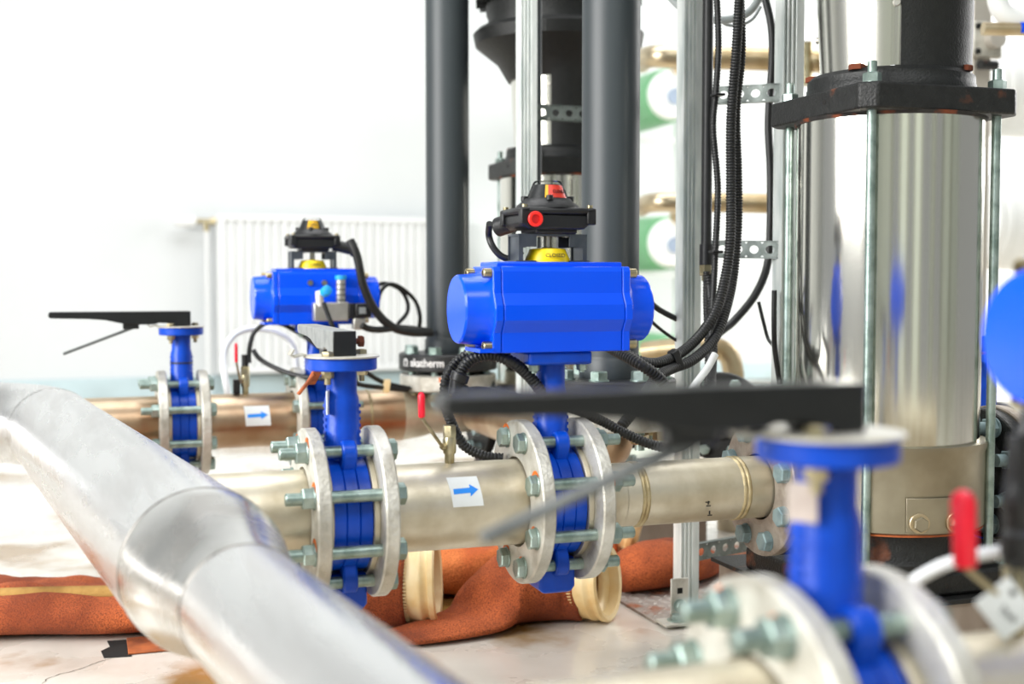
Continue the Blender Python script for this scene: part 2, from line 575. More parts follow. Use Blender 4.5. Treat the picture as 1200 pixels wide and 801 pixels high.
def sticker(parent, Y, r, xa, xb, a0, a1, tilt=0.):
    """white paper label wrapped on the pipe between angles a0..a1 (from the camera side up) with a printed blue arrow"""
    n = 10

    def P(x, a, k):
        return V(x, Y - (r + k) * cos(a), ZA + (r + k) * sin(a))
    b = B()
    vs = []
    for k in (.0002, .0007):
        for i in range(n + 1):
            a = a0 + (a1 - a0) * i / n
            vs += [P(xa + tilt * (i / n - .5), a, k), P(xb + tilt * (i / n - .5), a, k)]
    m = 2 * (n + 1)
    fs = [(m + 2 * i, m + 2 * i + 1, m + 2 * i + 3, m + 2 * i + 2) for i in range(n)]
    fs += [(2 * i, 2 * i + 2, 2 * i + 3, 2 * i + 1) for i in range(n)]
    edge = [2 * i for i in range(n + 1)] + [2 * i + 1 for i in range(n, -1, -1)]
    fs += [(edge[i], edge[(i + 1) % len(edge)], m + edge[(i + 1) % len(edge)], m + edge[i]) for i in range(len(edge))]
    b.add(vs, fs)
    st = obj('arrow_sticker', b, 'paper', parent)
    L = xb - xa
    am = (a0 + a1) / 2
    hh = (a1 - a0)
    b = B()
    poly = [(.1, -.085), (.64, -.085), (.64, -.2), (.91, 0), (.64, .2), (.64, .085), (.1, .085)]
    k0 = [P(xa + L * u, am + hh * v + .04 * hh * (u - .5), .0008) for u, v in poly]
    k1 = [P(xa + L * u, am + hh * v + .04 * hh * (u - .5), .0011) for u, v in poly]
    n = len(poly)
    b.add(k0 + k1, [tuple(range(n, 2 * n))] + [(i, (i + 1) % n, n + (i + 1) % n, n + i) for i in range(n)])
    obj('printed_arrow', b, 'arrow', st, smooth=False)
    return st


RP = .05715

# big header pipe in the foreground: rear elbow, large run, reducer, smaller run
hd = Vector((sin(-.1335), cos(-.1335), 0))
h0 = V(.0961, 1.4, ZA)


def hp(y):
    return h0 + hd * ((y - 1.4) / hd.y)


he = thing('header_pipe', 'large bare steel header pipe with elbow and reducer crossing the left foreground', 'pipe', (.05, 1.5, .1))
p_start = hp(2.60)
b = B().lathe(hp(1.304), hd, [(0, .0842), ((p_start - hp(1.304)).length, .0842)], 72)
obj('large_pipe', b, 'header', he)
# elbow: bends from +hd to -X
cc = []
end = V(-1.7, 2.862, ZA)
bendp = [p_start]
for i in range(1, 25):
    t = i / 24
    ang = t * (pi / 2 - .1335)
    Rb = .262 / (1 - sin(.1335)) * 1.0
    # local arc: start heading hd, turn left to -X
    a0 = math.atan2(hd.y, hd.x)
    th = a0 + ang
    c0 = p_start + V(-hd.y, hd.x, 0) * Rb
    bendp.append(c0 + V(sin(th), -cos(th), 0) * Rb)
e1 = bendp[-1]
b = B().tube(bendp, .0842, 72, False)
obj('elbow', b, 'header', he)
b = B().tube([e1, V(-1.9, e1.y, ZA)], .0842, 72)
obj('side_run', b, 'header', he)
b = B().lathe(hp(1.133), hd, [(0, .0588), (.035, .0615), (.09, .0735), (.135, .0825), (.1725, .0845)], 72, cap=False)
obj('reducer', b, 'header_tint', he)
b = B().lathe(hp(.3), hd, [(0, .0585), ((hp(1.133) - hp(.3)).length, .0588)], 72)
obj('small_pipe', b, 'header', he)
for y, r in ((1.304, .0842), (1.133, .0588)):
    b = B().lathe(hp(y), hd, [(-.0018, r - .0002), (-.0008, r + .0009), (.0008, r + .0009), (.0018, r - .0002)], 72, cap=False)
    obj('weld_seam', b, 'seam', he)
for q, dr in ((p_start, hd), (e1, V(-1, 0, 0))):
    b = B().lathe(q, dr, [(-.003, .0842), (-.0015, .0852), (.0015, .0852), (.003, .0842)], 72, cap=False)
    obj('weld_seam', b, 'header_tint', he)


def ear(b, x, Y, ang, w=.0095):
    """valve lug: rounded tab on the body round one bolt, extruded along X"""
    c = V(x - w, Y, ZA)
    er = V(0, sin(ang), cos(ang))
    et = V(0, cos(ang), -sin(ang))
    poly = [(-.015, .06), (.015, .06)] + [(.015 * cos(t), .088 + .016 * sin(t)) for t in [pi * k / 8 for k in range(9)]]
    b.prism(poly, c, et, er, (2 * w, 0, 0))


def valve_core(t, x, Y, bolts_head, mt='zinc', top=.487):
    prof = []
    for k in range(3):
        a = -.025 + k * .0167
        prof += [(a, .0715), (a + .0012, .0735), (a + .0155, .0735), (a + .0167, .0715)]
    b = B().lathe((x, Y, ZA), 'X', prof, 56)
    body = obj('valve_body', b, 'blue', t, ang=25)
    for s in (1, -1):
        for u in (1, -1):
            b = B()
            ear(b, x + .001, Y, (R(22.5) if s > 0 else R(157.5)) * u)
            obj('lug', b, 'blue', t, bev=.003)
    b = B().prism([(-.026, 0), (.026, 0), (.026, .04), (.02, .048), (-.02, .048), (-.026, .04)], (x - .0, Y - .028, ZA - .075), (1, 0, 0), (0, 0, -1), (0, .056, 0))
    obj('bottom_boss', b, 'blue', t, bev=.004)
    b = B().lathe((x, Y, ZA + .06), 'Z', [(0, .026), (.03, .0245), (.034, .0228), (.085, .0222), (.095, .0195), (top - ZA - .06, .0195)], 32)
    for k in range(7):     # cast ribs up the sides of the neck
        for s in (-1, 1):
            b.box((x + s * .0205 - .0025, Y - .008, ZA + .085 + k * .0085), (x + s * .0205 + .0025, Y + .008, ZA + .089 + k * .0085))
    obj('neck', b, 'blue', t, ang=45)
    for k in range(8):
        a = R(22.5 + 45 * k)
        bolt(t, x, Y + .09 * sin(a), ZA + .09 * cos(a), .0505, bolts_head, mt)
    return body


def top_plate(t, x, Y):
    b = B().cyl((x, Y, .485), (x, Y, .501), .0452, n=56, ch=.0015)
    obj('top_flange', b, 'blue', t)
    b = B().cyl((x, Y, .501), (x, Y, .5034), .0485, n=56, ch=.0004)
    b.obox((x - .055, Y, .5042), (.008, 0, .0016), (0, .012, 0), (0, 0, .0012))
    b.obox((x - .064, Y, .5085), (.0024, 0, .004), (0, .012, 0), (.001, 0, -.0006))
    obj('notch_plate', b, 'flange', t)
    for sx, sy in ((-.022, -.022), (.03, .02)):
        b = B().cyl((x + sx, Y + sy, .468), (x + sx, Y + sy, .51), .004).hex((x + sx, Y + sy, .4845), (x + sx, Y + sy, .476), .014).hex((x + sx, Y + sy, .5034), (x + sx, Y + sy, .5095), .014)
        obj('plate_bolt', b, 'brass', t)


def lever(t, x, Y, dr, trig='lever', lit_side=False):
    """hand lever: dr = unit direction the handle points to"""
    d = V(*dr)
    side = V(-d.y, d.x, 0)
    top = .0315
    poly = [(-.019, 0), (.021, 0), (.024, .006), (.045, .0075), (.054, .0045), (.1, .004), (.125, .0085), (.15, .014), (.18, .0165), (.254, .0185), (.259, .021),
            (.259, top - .003), (.256, top), (-.019, top)]
    hw = .0145
    o = V(x, Y, .5034) - side * hw
    b = B().prism(poly, o, d, (0, 0, 1), side * (2 * hw))
    lv = obj('lever', b, 'lever_lit_grey' if lit_side else 'lever', t, bev=.0016)  # grey stands for window light on the black lever
    if lit_side:
        b = B().obox(V(x, Y, .5034 + top / 2) - d * .0205, d * .002, side * (hw + .0002), V(0, 0, top / 2 + .0002))
        obj('unlit_end_face', b, 'lever', lv, bev=.001)  # end face kept black, as if out of the side light
    b = B().obox(V(x, Y, .5034) + d * .1 + V(0, 0, .001), d * .016, side * .008, V(0, 0, .006))
    obj('trigger_pivot', b, 'lever', lv, bev=.002)
    a, z = V(x, Y, .5034) + d * .09 + V(0, 0, .0), V(x, Y, .5034) + d * .232 + V(0, 0, -.054)
    e = (z - a) / 2
    u = e.normalized().cross(side)
    b = B().obox((a + z) / 2, e, side * .0065, u * .0028)
    obj('trigger', b, 'trigger' if trig == 'lever' else trig, lv, bev=.001)
    b = B().cyl(V(x, Y, .521), V(x, Y, .521) - side * .024, .004).hex(V(x, Y, .521) - side * .022, V(x, Y, .521) - side * .029, .0135)
    obj('lever_screw', b, 'rust', lv)


def rust_arcs(t, x, Y, side, ks):
    for k in ks:
        a = R(22.5 + 45 * k)
        c = V(x + side * .0507, Y + .09 * sin(a), ZA + .09 * cos(a))
        n = 10
        a0 = R(random.uniform(-40, 30))
        w_ = random.uniform(1.2, 2.4)
        vs = []
        for i in range(n + 1):
            q_ = a0 + w_ * i / n
            for rr in (.0140, .0150 + .0048 * sin(pi * i / n)):
                for h in (0, side * .0006):
                    vs.append(c + V(h, -cos(q_) * rr * (-1 if side > 0 else 1) * -1, sin(q_) * rr))
        fs = []
        for i in range(n):
            o_, m_ = 4 * i, 4 * i + 4
            fs += [(o_ + 1, m_ + 1, m_ + 3, o_ + 3), (o_, o_ + 2, m_ + 2, m_), (o_ + 2, o_ + 3, m_ + 3, m_ + 2), (o_, m_, m_ + 1, o_ + 1)]
        obj('rust_stain', B().add(vs, fs), 'rustbright', t, smooth=False)


# ---- valve 1 (front line, left)
XV1, XV2, XV3, XV4, XVB, XV5 = .3085, .595, .187, .448, .468, .737
v1 = thing('butterfly_valve', 'blue butterfly valve in sharp focus whose black hand lever points away from camera', 'valve', (XV1, YA, ZA))
valve_core(v1, XV1, YA, 1)
top_plate(v1, XV1, YA)
lever(v1, XV1, YA, (0, 1, 0), 'rustmid', True)
b = B().obox((XV1 - .021, YA - .016, .445), (.0008, -.0003, 0), (.003, .008, 0), (0, 0, .015))
obj('hanging_label', b, 'paper', v1)
b = B().obox((XV1 - .047, YA - .01, .468), (-.0105, 0, -.0125), (.0015, 0, -.001), (0, .0045, 0))
obj('rusty_latch', b, 'rustmid', v1, bev=.0008)

# ---- valve 3 (rear line, left)
v3 = thing('butterfly_valve', 'blue butterfly valve far left at the back with long black lever', 'valve', (XV3, YB, ZA))
valve_core(v3, XV3, YB, 1)
top_plate(v3, XV3, YB)
lever(v3, XV3, YB, (-1, 0, 0))
b = B().lathe((XV3, YB, .425), 'Z', [(0, .0226), (.002, .0235), (.004, .0226)], 24, cap=False)
obj('cable_tie', b, 'rubber', v3)

# ---- valve 4 (near line, blurred)
v4 = thing('butterfly_valve', 'big blurred blue butterfly valve closest to the camera, lower right', 'valve', (XV4, YC, ZA))
valve_core(v4, XV4, YC, 1)
top_plate(v4, XV4, YC)
lever(v4, XV4, YC, (-1, 0, 0))
b = B().obox((XV4 - .026, YC - .013, .461), (.0007, .0006, 0), (-.006, .0075, 0), (0, 0, .0125))
obj('hanging_label', b, 'oldlabel', v4, bev=.0004)

# ---- valve 2 (front line) and its twin on the rear line: bodies under actuators
v2 = thing('butterfly_valve', 'blue butterfly valve under the sharp blue actuator in the middle', 'valve', (XV2, YA, ZA))
valve_core(v2, XV2, YA, -1)
vb = thing('butterfly_valve', 'blue butterfly valve under the blurred rear actuator', 'valve', (XVB, YB, ZA))
valve_core(vb, XVB, YB, -1)
v5 = None
for t, x, Y in ((v2, XV2, YA), (vb, XVB, YB)):
    b = B().box((x - .045, Y - .04, .487), (x + .045, Y + .04, .505))
    obj('mounting_flange', b, 'blue', t, bev=.004)
    for sx in (-.034, .034):
        b = B().cyl((x + sx, Y - .028, .476), (x + sx, Y - .028, .49), .004).hex((x + sx, Y - .028, .487), (x + sx, Y - .028, .479), .013)
        obj('mounting_bolt', b, 'zinc', t)
    b = B().obox((x - .024, Y - .012, .452), (.0006, .0006, 0), (-.003, .003, 0), (0, 0, .014))
    obj('neck_label', b, 'paper', t)

rust_arcs(v1, XV1, YA, -1, (0, 5, 6, 4, 7))
rust_arcs(v2, XV2, YA, -1, (0, 3, 4, 5, 6, 7))
rust_arcs(v2, XV2, YA, 1, (6, 5))
rust_arcs(v4, XV4, YC, -1, (0, 6, 7))

# ---- spools of the front line
F = .0415
s1 = thing('pipe_spool', 'matte steel pipe with flange left of the sharp lever valve, behind the big pipe', 'pipe', (.2, YA, ZA))
pipe(s1, .09, XV1 - F + .004, YA, RP)
flange(s1, XV1 - F, YA)
stub(s1, XV1 - .0325, YA, 1)
s2 = thing('pipe_spool', 'matte steel pipe bearing the white arrow sticker between the two sharp valves', 'pipe', (.45, YA, ZA))
pipe(s2, XV1 + F - .004, XV2 - F + .004, YA, RP)
flange(s2, XV1 + F, YA)
stub(s2, XV1 + .0325, YA, -1)
flange(s2, XV2 - F, YA)
stub(s2, XV2 - .0325, YA, 1)
sticker(s2, YA, RP, .4385, .4795, R(8), R(49), -.004)
s3 = thing('pipe_spool', 'slimmer weld-marked steel pipe between the middle valve and the pump', 'pipe', (.8, YA, ZA))
RQ = .0445
flange(s3, XV2 + F, YA)
stub(s3, XV2 + .0325, YA, -1)
b = B().lathe((XV2 + F - .004, YA, ZA), 'X', [(0, RP), (.014, RP), (.03, .05), (.042, RQ), (.06, RQ)], 48)
obj('reducer', b, 'steel', s3)
pipe(s3, XV2 + F + .055, .925, YA, RQ)
weld(s3, .716, YA, RQ)
weld(s3, .722, YA, RQ)
weld(s3, .872, YA, RQ)
weld(s3, .879, YA, RQ)
flange(s3, .925, YA, 'flange_grey', .1, .018, .048)
b = B()
for i, (u, v) in enumerate(((0, 0), (.006, .001), (.0, .006), (.018, .001), (.021, .005))):
    a = R(-12) - v * 22
    c = V(.812 + .001 * i, YA - RQ * cos(a) - .0002, ZA + RQ * sin(a) - (.014 if i > 2 else 0))
    b.obox(c, (.0035 if i % 2 == 0 else .001, 0, 0), (0, .0004, 0), (0, 0, .0007 if i % 2 == 0 else .0025))
obj('stencil_mark', b, 'black', s3, kind='stuff')

# ---- spools of the rear line
s4 = thing('pipe_spool', 'tinted steel pipe with flange left of the far lever valve', 'pipe', (.1, YB, ZA))
pipe(s4, -.05, XV3 - F + .004, YB, RP, 'steel_warm')
flange(s4, XV3 - F, YB)
stub(s4, XV3 - .0325, YB, 1)
s5 = thing('pipe_spool', 'tinted steel pipe with small arrow sticker between the rear valves', 'pipe', (.32, YB, ZA))
pipe(s5, XV3 + F - .004, XVB - F + .004, YB, RP, 'steel_warm')
flange(s5, XV3 + F, YB)
stub(s5, XV3 + .0325, YB, -1)
flange(s5, XVB - F, YB)
stub(s5, XVB - .0325, YB, 1)
sticker(s5, YB, RP, .310, .362, R(-6), R(37), -.003)
s6 = thing('pipe_spool', 'tinted steel pipe with pale elbow right of the rear actuated valve', 'pipe', (.6, YB, ZA))
flange(s6, XVB + F, YB)
stub(s6, XVB + .0325, YB, -1)
pipe(s6, XVB + F - .004, .655, YB, RP, 'steel_warm')
weld(s6, .58, YB, RP)
b = B().lathe((.655, YB, ZA), 'X', [(0, RP), (.05, .05), (.07, RQ), (.29, RQ)], 48)
obj('reducer', b, 'steel', s6)
flange(s6, .945, YB, 'flange_grey', .1, .018, .048)

# ---- spools of the near line
s7 = thing('pipe_spool', 'out of focus steel pipe and flange at the bottom, left of the near valve', 'pipe', (.3, YC, ZA))
pipe(s7, .255, XV4 - F + .004, YC, RP)
flange(s7, XV4 - F, YC)
stub(s7, XV4 - .0325, YC, 1)
s8 = thing('pipe_spool', 'out of focus steel pipe and flange in the bottom right corner', 'pipe', (.6, YC, ZA))
flange(s8, XV4 + F, YC)
stub(s8, XV4 + .0325, YC, -1)
pipe(s8, XV4 + F - .004, 1.5, YC, RP)


# ================================================================ actuators
def actuator(t, x, Y, plain=False):
    """pneumatic actuator whose axis runs along X, centre at x, bottom .505, top .617"""
    zc, hz = .561, .0565
    half = .085
    prof = [(-.045, -hz), (-.0455, -.030), (-.056, -.014), (-.056, .006), (-.0465, .0215), (-.046, .050), (-.042, hz), (.042, hz), (.046, .050), (.0465, .0215), (.056, .006),
            (.056, -.014), (.0455, -.030), (.045, -hz)]
    b = B().prism(prof, (x - half, Y, zc), (0, 1, 0), (0, 0, 1), (2 * half, 0, 0))
    obj('body', b, 'act', t, bev=.0015, ang=25)
    b = B().box((x - half - .004, Y - .036, zc + hz - .002), (x + half + .004, Y + .036, zc + hz + .006))
    obj('top_pad', b, 'act', t, bev=.002)
    for s in (-1, 1):
        p2 = [(u * 1.01, v * 1.0) for u, v in prof]
        xa = x + s * half + s * .0006
        b = B().prism(p2, (xa, Y, zc), (0, 1, 0), (0, 0, 1), (s * .0115, 0, 0))
        pe = obj('end_plate', b, 'act', t, bev=.0015, ang=25)
        b = B().lathe((xa + s * .0115, Y, zc), (s, 0, 0), [(0, .051), (.006, .0475), (.034, .0455), (.0365, .0435)], 56)
        obj('end_cap', b, 'act', pe, ang=30)
        for sy in (-1, 1):
            for sz in (-1, 1):
                c = V(xa + s * .0115, Y + sy * .0375, zc + sz * .0475)
                b = B().lathe(c, (s, 0, 0), [(0, .0066), (.0105, .0066), (.0115, .0058), (.0115, .0034), (.006, .003)], 16)
                obj('cap_screw', b, 'brass', pe)
    b = B().box((x - half - .03, Y - .05, zc - hz + .001), (x - half + .012, Y - .03, zc - hz + .0045))
    if not plain:
        obj('stop_tab', B().box((x - half - .03, Y - .047, zc - hz + .001), (x - half - .0115, Y + .02, zc - hz + .006)), 'act', t)
        for sx in (-.018, .012):
            c = V(x + sx, Y - .0505, zc + .032)
            b = B().hex(c + V(0, .006, 0), c, .0115).cyl(c, c + V(0, -.003, 0), .004)
            if t['label'].startswith('blurred'):
                obj('port_plug', b, 'brass', t)


def indicator_text(body, s, size, c, ex, ez, m, parent, ext=.0003, bold=0.):
    cu = bpy.data.curves.new(s, 'FONT')
    cu.body = s
    cu.size = size
    cu.align_x = 'CENTER'
    cu.align_y = 'CENTER'
    cu.extrude = ext
    cu.offset = size * bold
    ob = bpy.data.objects.new('tmp', cu)
    COL.objects.link(ob)
    dg = bpy.context.evaluated_depsgraph_get()
    me = ob.evaluated_get(dg).to_mesh()
    vs = [v.co.copy() for v in me.vertices]
    fs = [tuple(p.vertices) for p in me.polygons]
    bpy.data.objects.remove(ob)
    return vs, fs


def flat_text(name, s, size, c, ex, ez, parent, m):
    vs, fs = indicator_text(None, s, size, c, ex, ez, m, parent)
    c, ex, ez = Vector(c), Vector(ex), Vector(ez)
    ny = ex.cross(ez)
    b = B().add([c + ex * v.x + ez * v.y + ny * -v.z for v in vs], fs)
    return obj(name, b, m, parent, smooth=False)


def switch_box(t, x, Y, panel, word, gland):
    """limit switch box on its bracket above an actuator top at z=.623"""
    z = .6235
    for s in (-1, 1):
        xx = x + s * .036
        b = B().box((xx - .0012, Y - .018, z), (xx + .0012, Y + .018, z + .036)) if False else B()
        for sy in (-1, 1):
            b.box((xx - .0125, Y + sy * .021 - .0013, z + .02), (xx + .0125, Y + sy * .021 + .0013, z + .036))
            b.box((xx + s * .0095 - .003, Y + sy * .021 - .0013, z), (xx + s * .0095 + .003, Y + sy * .021 + .0013, z + .02))
        b.box((xx + s * .0095 - .0013, Y - .022, z), (xx + s * .0095 + .0013, Y + .022, z + .036))
        b.box((xx - s * .012, Y - .022, z), (xx + s * .016, Y + .022, z + .002))
        obj('bracket_leg', b, 'bracket', t, smooth=False)
    b = B().box((x - .049, Y - .022, z + .0345), (x + .049, Y + .022, z + .0372))
    obj('bracket_top', b, 'bracket', t)
    b = B().cyl((x, Y, z), (x, Y, z + .045), .0055, n=16).hex((x, Y, z + .012), (x, Y, z + .02), .018)
    obj('stem', b, 'silver', t)
    b = B().lathe((x, Y, z), 'Z', [(0, .030), (.004, .030), (.0175, .024), (.019, .012)], 40)
    yi = obj('yellow_indicator', b, 'yellow', t, ang=25)
    flat_text('indicator_lettering', 'CLOSED', .0075, (x, Y - .0305, z + .0085), (1, 0, 0), (0, .4, .92), yi, 'black')
    for s in (-1, 1):
        b = B().hex((x + s * .022, Y - .012, z + .0372), (x + s * .022, Y - .012, z + .033), .009)
        obj('bracket_nut', b, 'silver', t)
    zb = z + .037
    b = B().box((x - .028, Y - .03, zb), (x + .032, Y + .03, zb + .012))
    obj('box_foot', b, 'black', t, bev=.003)
    # lower housing with chamfered underside, lid flange, dome
    hw, y0, y1 = .053, Y - .045, Y + .045
    prof = [(-hw + .004, .026), (-hw + .004, .012), (-hw + .012, .006), (hw - .016, .006), (hw - .006, .014), (hw - .006, .026)]
    b = B().prism([(u, v) for u, v in prof], (x, y0 + .004, zb), (1, 0, 0), (0, 0, 1), (0, y1 - y0 - .008, 0))
    hs = obj('housing', b, 'black', t, bev=.003)
    b = B().box((x - hw, y0, zb + .0255), (x + hw, y1, zb + .0345))
    lid = obj('lid', b, 'black', t, bev=.004)
    for sx in (-1, 1):
        for sy in (-1, 1):
            b = B().box((x + sx * (hw - .0065) - .0065, Y + sy * .0385 - .0065, zb + .012), (x + sx * (hw - .0065) + .0065, Y + sy * .0385 + .0065, zb + .0335))
            obj('corner_post', b, 'black', hs, bev=.002)
            b = B().cyl((x + sx * (hw - .007), Y + sy * .038, zb + .0345), (x + sx * (hw - .007), Y + sy * .038, zb + .038), .0038, n=12)
            obj('lid_screw', b, 'brass', lid)
    b = B().lathe((x, Y, zb + .0345), 'Z', [(0, .0445), (.004, .042), (.0095, .034), (.0135, .031), (.0135, .02)], 48)
    obj('lid_crown', b, 'black', t)
    for k in range(4):
        a = R(45 + 90 * k - 60)
        b = B().cyl((x + .031 * cos(a), Y + .031 * sin(a), zb + .044), (x + .031 * cos(a), Y + .031 * sin(a), zb + .0515), .0048, n=14, ch=.001)
        obj('dome_screw', b, 'black', lid)
    zd = zb + .048
    b = B().lathe((x, Y, zd), 'Z', [(0, .0285), (.002, .0275), (.0215, .0195), (.0235, .0175), (.0236, .001)], 40, cap=False)
    dome = obj('dome', b, 'clear', t)
    # coloured drum under the dome: black drum with one coloured window facing the camera
    b = B().lathe((x, Y, zd - .001), 'Z', [(0, .0262), (.0195, .0184)], 40)
    obj('indicator_drum', b, 'black', dome)

    def sector(a0, a1, name, m):
        n = 8
        vs = []
        for k in (0, 1):
            for i in range(n + 1):
                a = a0 + (a1 - a0) * i / n
                for h, r in ((.0015, .0256), (.0185, .0188)):
                    vs.append(V(x + (r + .0004 + k * .0006) * cos(a), Y + (r + .0004 + k * .0006) * sin(a), zd - .001 + h))
        m0 = 2 * (n + 1)
        fs = [(m0 + 2 * i, m0 + 2 * i + 2, m0 + 2 * i + 3, m0 + 2 * i + 1) for i in range(n)] + [(2 * i, 2 * i + 1, 2 * i + 3, 2 * i + 2) for i in range(n)]
        fs += [(0, 1, m0 + 1, m0), (2 * n, 2 * n + 1, m0 + 2 * n + 1, m0 + 2 * n)]
        for i in range(n):
            fs += [(2 * i, 2 * i + 2, m0 + 2 * i + 2, m0 + 2 * i), (2 * i + 1, 2 * i + 3, m0 + 2 * i + 3, m0 + 2 * i + 1)]
        obj(name, B().add(vs, fs), m, dome)
    if panel == 'red':
        sector(R(-118), R(-108), 'yellow_panel', 'amber')
        sector(R(-107), R(-38), 'red_panel', 'redpanel')
        aw = R(-70)
    else:
        sector(R(-122), R(-66), 'yellow_panel', 'amber')
        aw = R(-94)
    c = V(x + .0246 * cos(aw), Y + .0246 * sin(aw), zd + .0085)
    flat_text('dome_lettering', word, .0062, c, (-sin(aw), cos(aw), 0), (-.3 * cos(aw), -.3 * sin(aw), .95), dome, 'black')
    if gland == 'left':
        c = V(x - .034, y0 + .004, zb + .0185)
        b = B().cyl(c + V(0, .085, 0), c + V(0, -.004, 0), .0125)
        obj('port_boss', b, 'black', hs)
        b = B().ring(c + V(0, -.004, 0), (0, -1, 0), .0062, .0102, 0, .0035, 28, .001)
        rp = obj('red_plug', b, 'redplug', hs)
        b = B().cyl(c + V(0, -.004, 0), c + V(0, -.0052, 0), .0064)
        obj('plug_face', b, 'reddark', hs)
        c = V(x - .034, y1 - .01, zb + .0185)
        b = B().lathe(c + V(.0, .002, 0), V(-.35, .6, -.15), [(0, .0135), (.03, .0135), (.032, .0095)], 20)
        obj('cable_gland', b, 'black', hs)
    else:
        c = V(x + hw - .012, Y - .02, zb + .014)
        d = V(.93, -.2, -.22).normalized()
        b = B().lathe(c, d, [(0, .0125), (.04, .0125), (.042, .0155), (.05, .0155), (.051, .01)], 24)
        obj('cable_gland', b, 'black', hs)


a2 = thing('pneumatic_actuator', 'large sharp blue pneumatic actuator on the middle valve', 'actuator', (XV2, YA, .505))
actuator(a2, XV2, YA)
sb = thing('limit_switch_box', 'black limit switch box with red dome and round red plug', 'switch box', (XV2, YA, .623))
switch_box(sb, XV2 - .005, YA - .0, 'red', 'CLOSED', 'left')
ab = thing('pneumatic_actuator', 'blurred blue pneumatic actuator with grey solenoid at the back left', 'actuator', (XVB, YB, .505))
actuator(ab, XVB, YB)
sbb = thing('limit_switch_box', 'black limit switch box with yellow dome at the back left', 'switch box', (XVB, YB, .623))
switch_box(sbb, XVB - .005, YB, 'yellow', 'OPEN', 'right')
a5 = thing('pneumatic_actuator', 'round blue actuator end cut off by the right edge', 'actuator', (XV5, YC, .505))
actuator(a5, XV5, YC, True)
b = B().cyl((XV5, YC, ZA + .05), (XV5, YC, .505), .02)
obj('neck', b, 'blue', a5)

# solenoid valve on the rear actuator
sv = thing('solenoid_valve', 'grey and black solenoid valve block with air fittings on the rear actuator', 'solenoid valve', (.47, 2.6, .52))
YS = 2.613
b = B().box((.452, 2.585, .513), (.525, YS, .552))
blk = obj('valve_block', b, 'silver', sv, bev=.002)
b = B().box((.525, 2.583, .517), (.538, YS, .55))
obj('coil_cap', b, 'black', sv, bev=.002)
b = B().box((.538, 2.575, .52), (.572, YS, .55))
obj('coil', b, 'black', sv, bev=.003)
b = B().box((.545, 2.574, .528), (.56, 2.5755, .542))
obj('coil_label', b, 'grey_cable', sv)
b = B().box((.535, 2.58, .494), (.562, YS - .006, .519))
obj('plug_connector', b, 'silver', sv, bev=.003)
b = B().cyl((.512, 2.602, .552), (.512, 2.602, .6), .0098, n=20)
mf = obj('muffler', b, 'silver', sv)
b = B()
for k in range(4):
    b.ring((.512, 2.602, .556 + k * .011), 'Z', .0095, .0104, 0, .002, 20, .0003)
obj('muffler_band', b, 'black', mf, kind='stuff')
b = B().cyl((.512, 2.602, .6), (.512, 2.602, .609), .0125, n=20, ch=.001)
obj('muffler_cap', b, 'cyan', sv)
b = B().tube([(.466, 2.59, .548), (.463, 2.583, .562), (.462, 2.578, .574)], .0085, 14)
obj('air_fitting', b, 'hose_white', sv)
b = B().lathe((.470, 2.572, .572), (.2, -.8, .3), [(0, .007), (.004, .0105), (.02, .0105), (.022, .007)], 20)
obj('fitting_ring', b, 'cyan', sv)


# ================================================================ pumps
def shell(o, prof, a0, a1, n, th):
    """partial lathe about Z with thickness th (prof: z, r)"""
    o = Vector(o)
    vs = []
    for k in (0, -th):
        for z, r in prof:
            for i in range(n + 1):
                a = R(a0 + (a1 - a0) * i / n)
                vs.append(o + V((r + k) * cos(a), (r + k) * sin(a), z))
    m = len(prof)
    w_ = n + 1
    half = m * w_
    fs = []
    for j in range(m - 1):
        for i in range(n):
            q = (j * w_ + i, j * w_ + i + 1, (j + 1) * w_ + i + 1, (j + 1) * w_ + i)
            fs += [q, tuple(half + t for t in q[::-1])]
        for i in (0, n):
            fs.append((j * w_ + i, (j + 1) * w_ + i, half + (j + 1) * w_ + i, half + j * w_ + i))
    for j in (0, m - 1):
        for i in range(n):
            fs.append((j * w_ + i, j * w_ + i + 1, half + j * w_ + i + 1, half + j * w_ + i))
    return B().add(vs, fs)


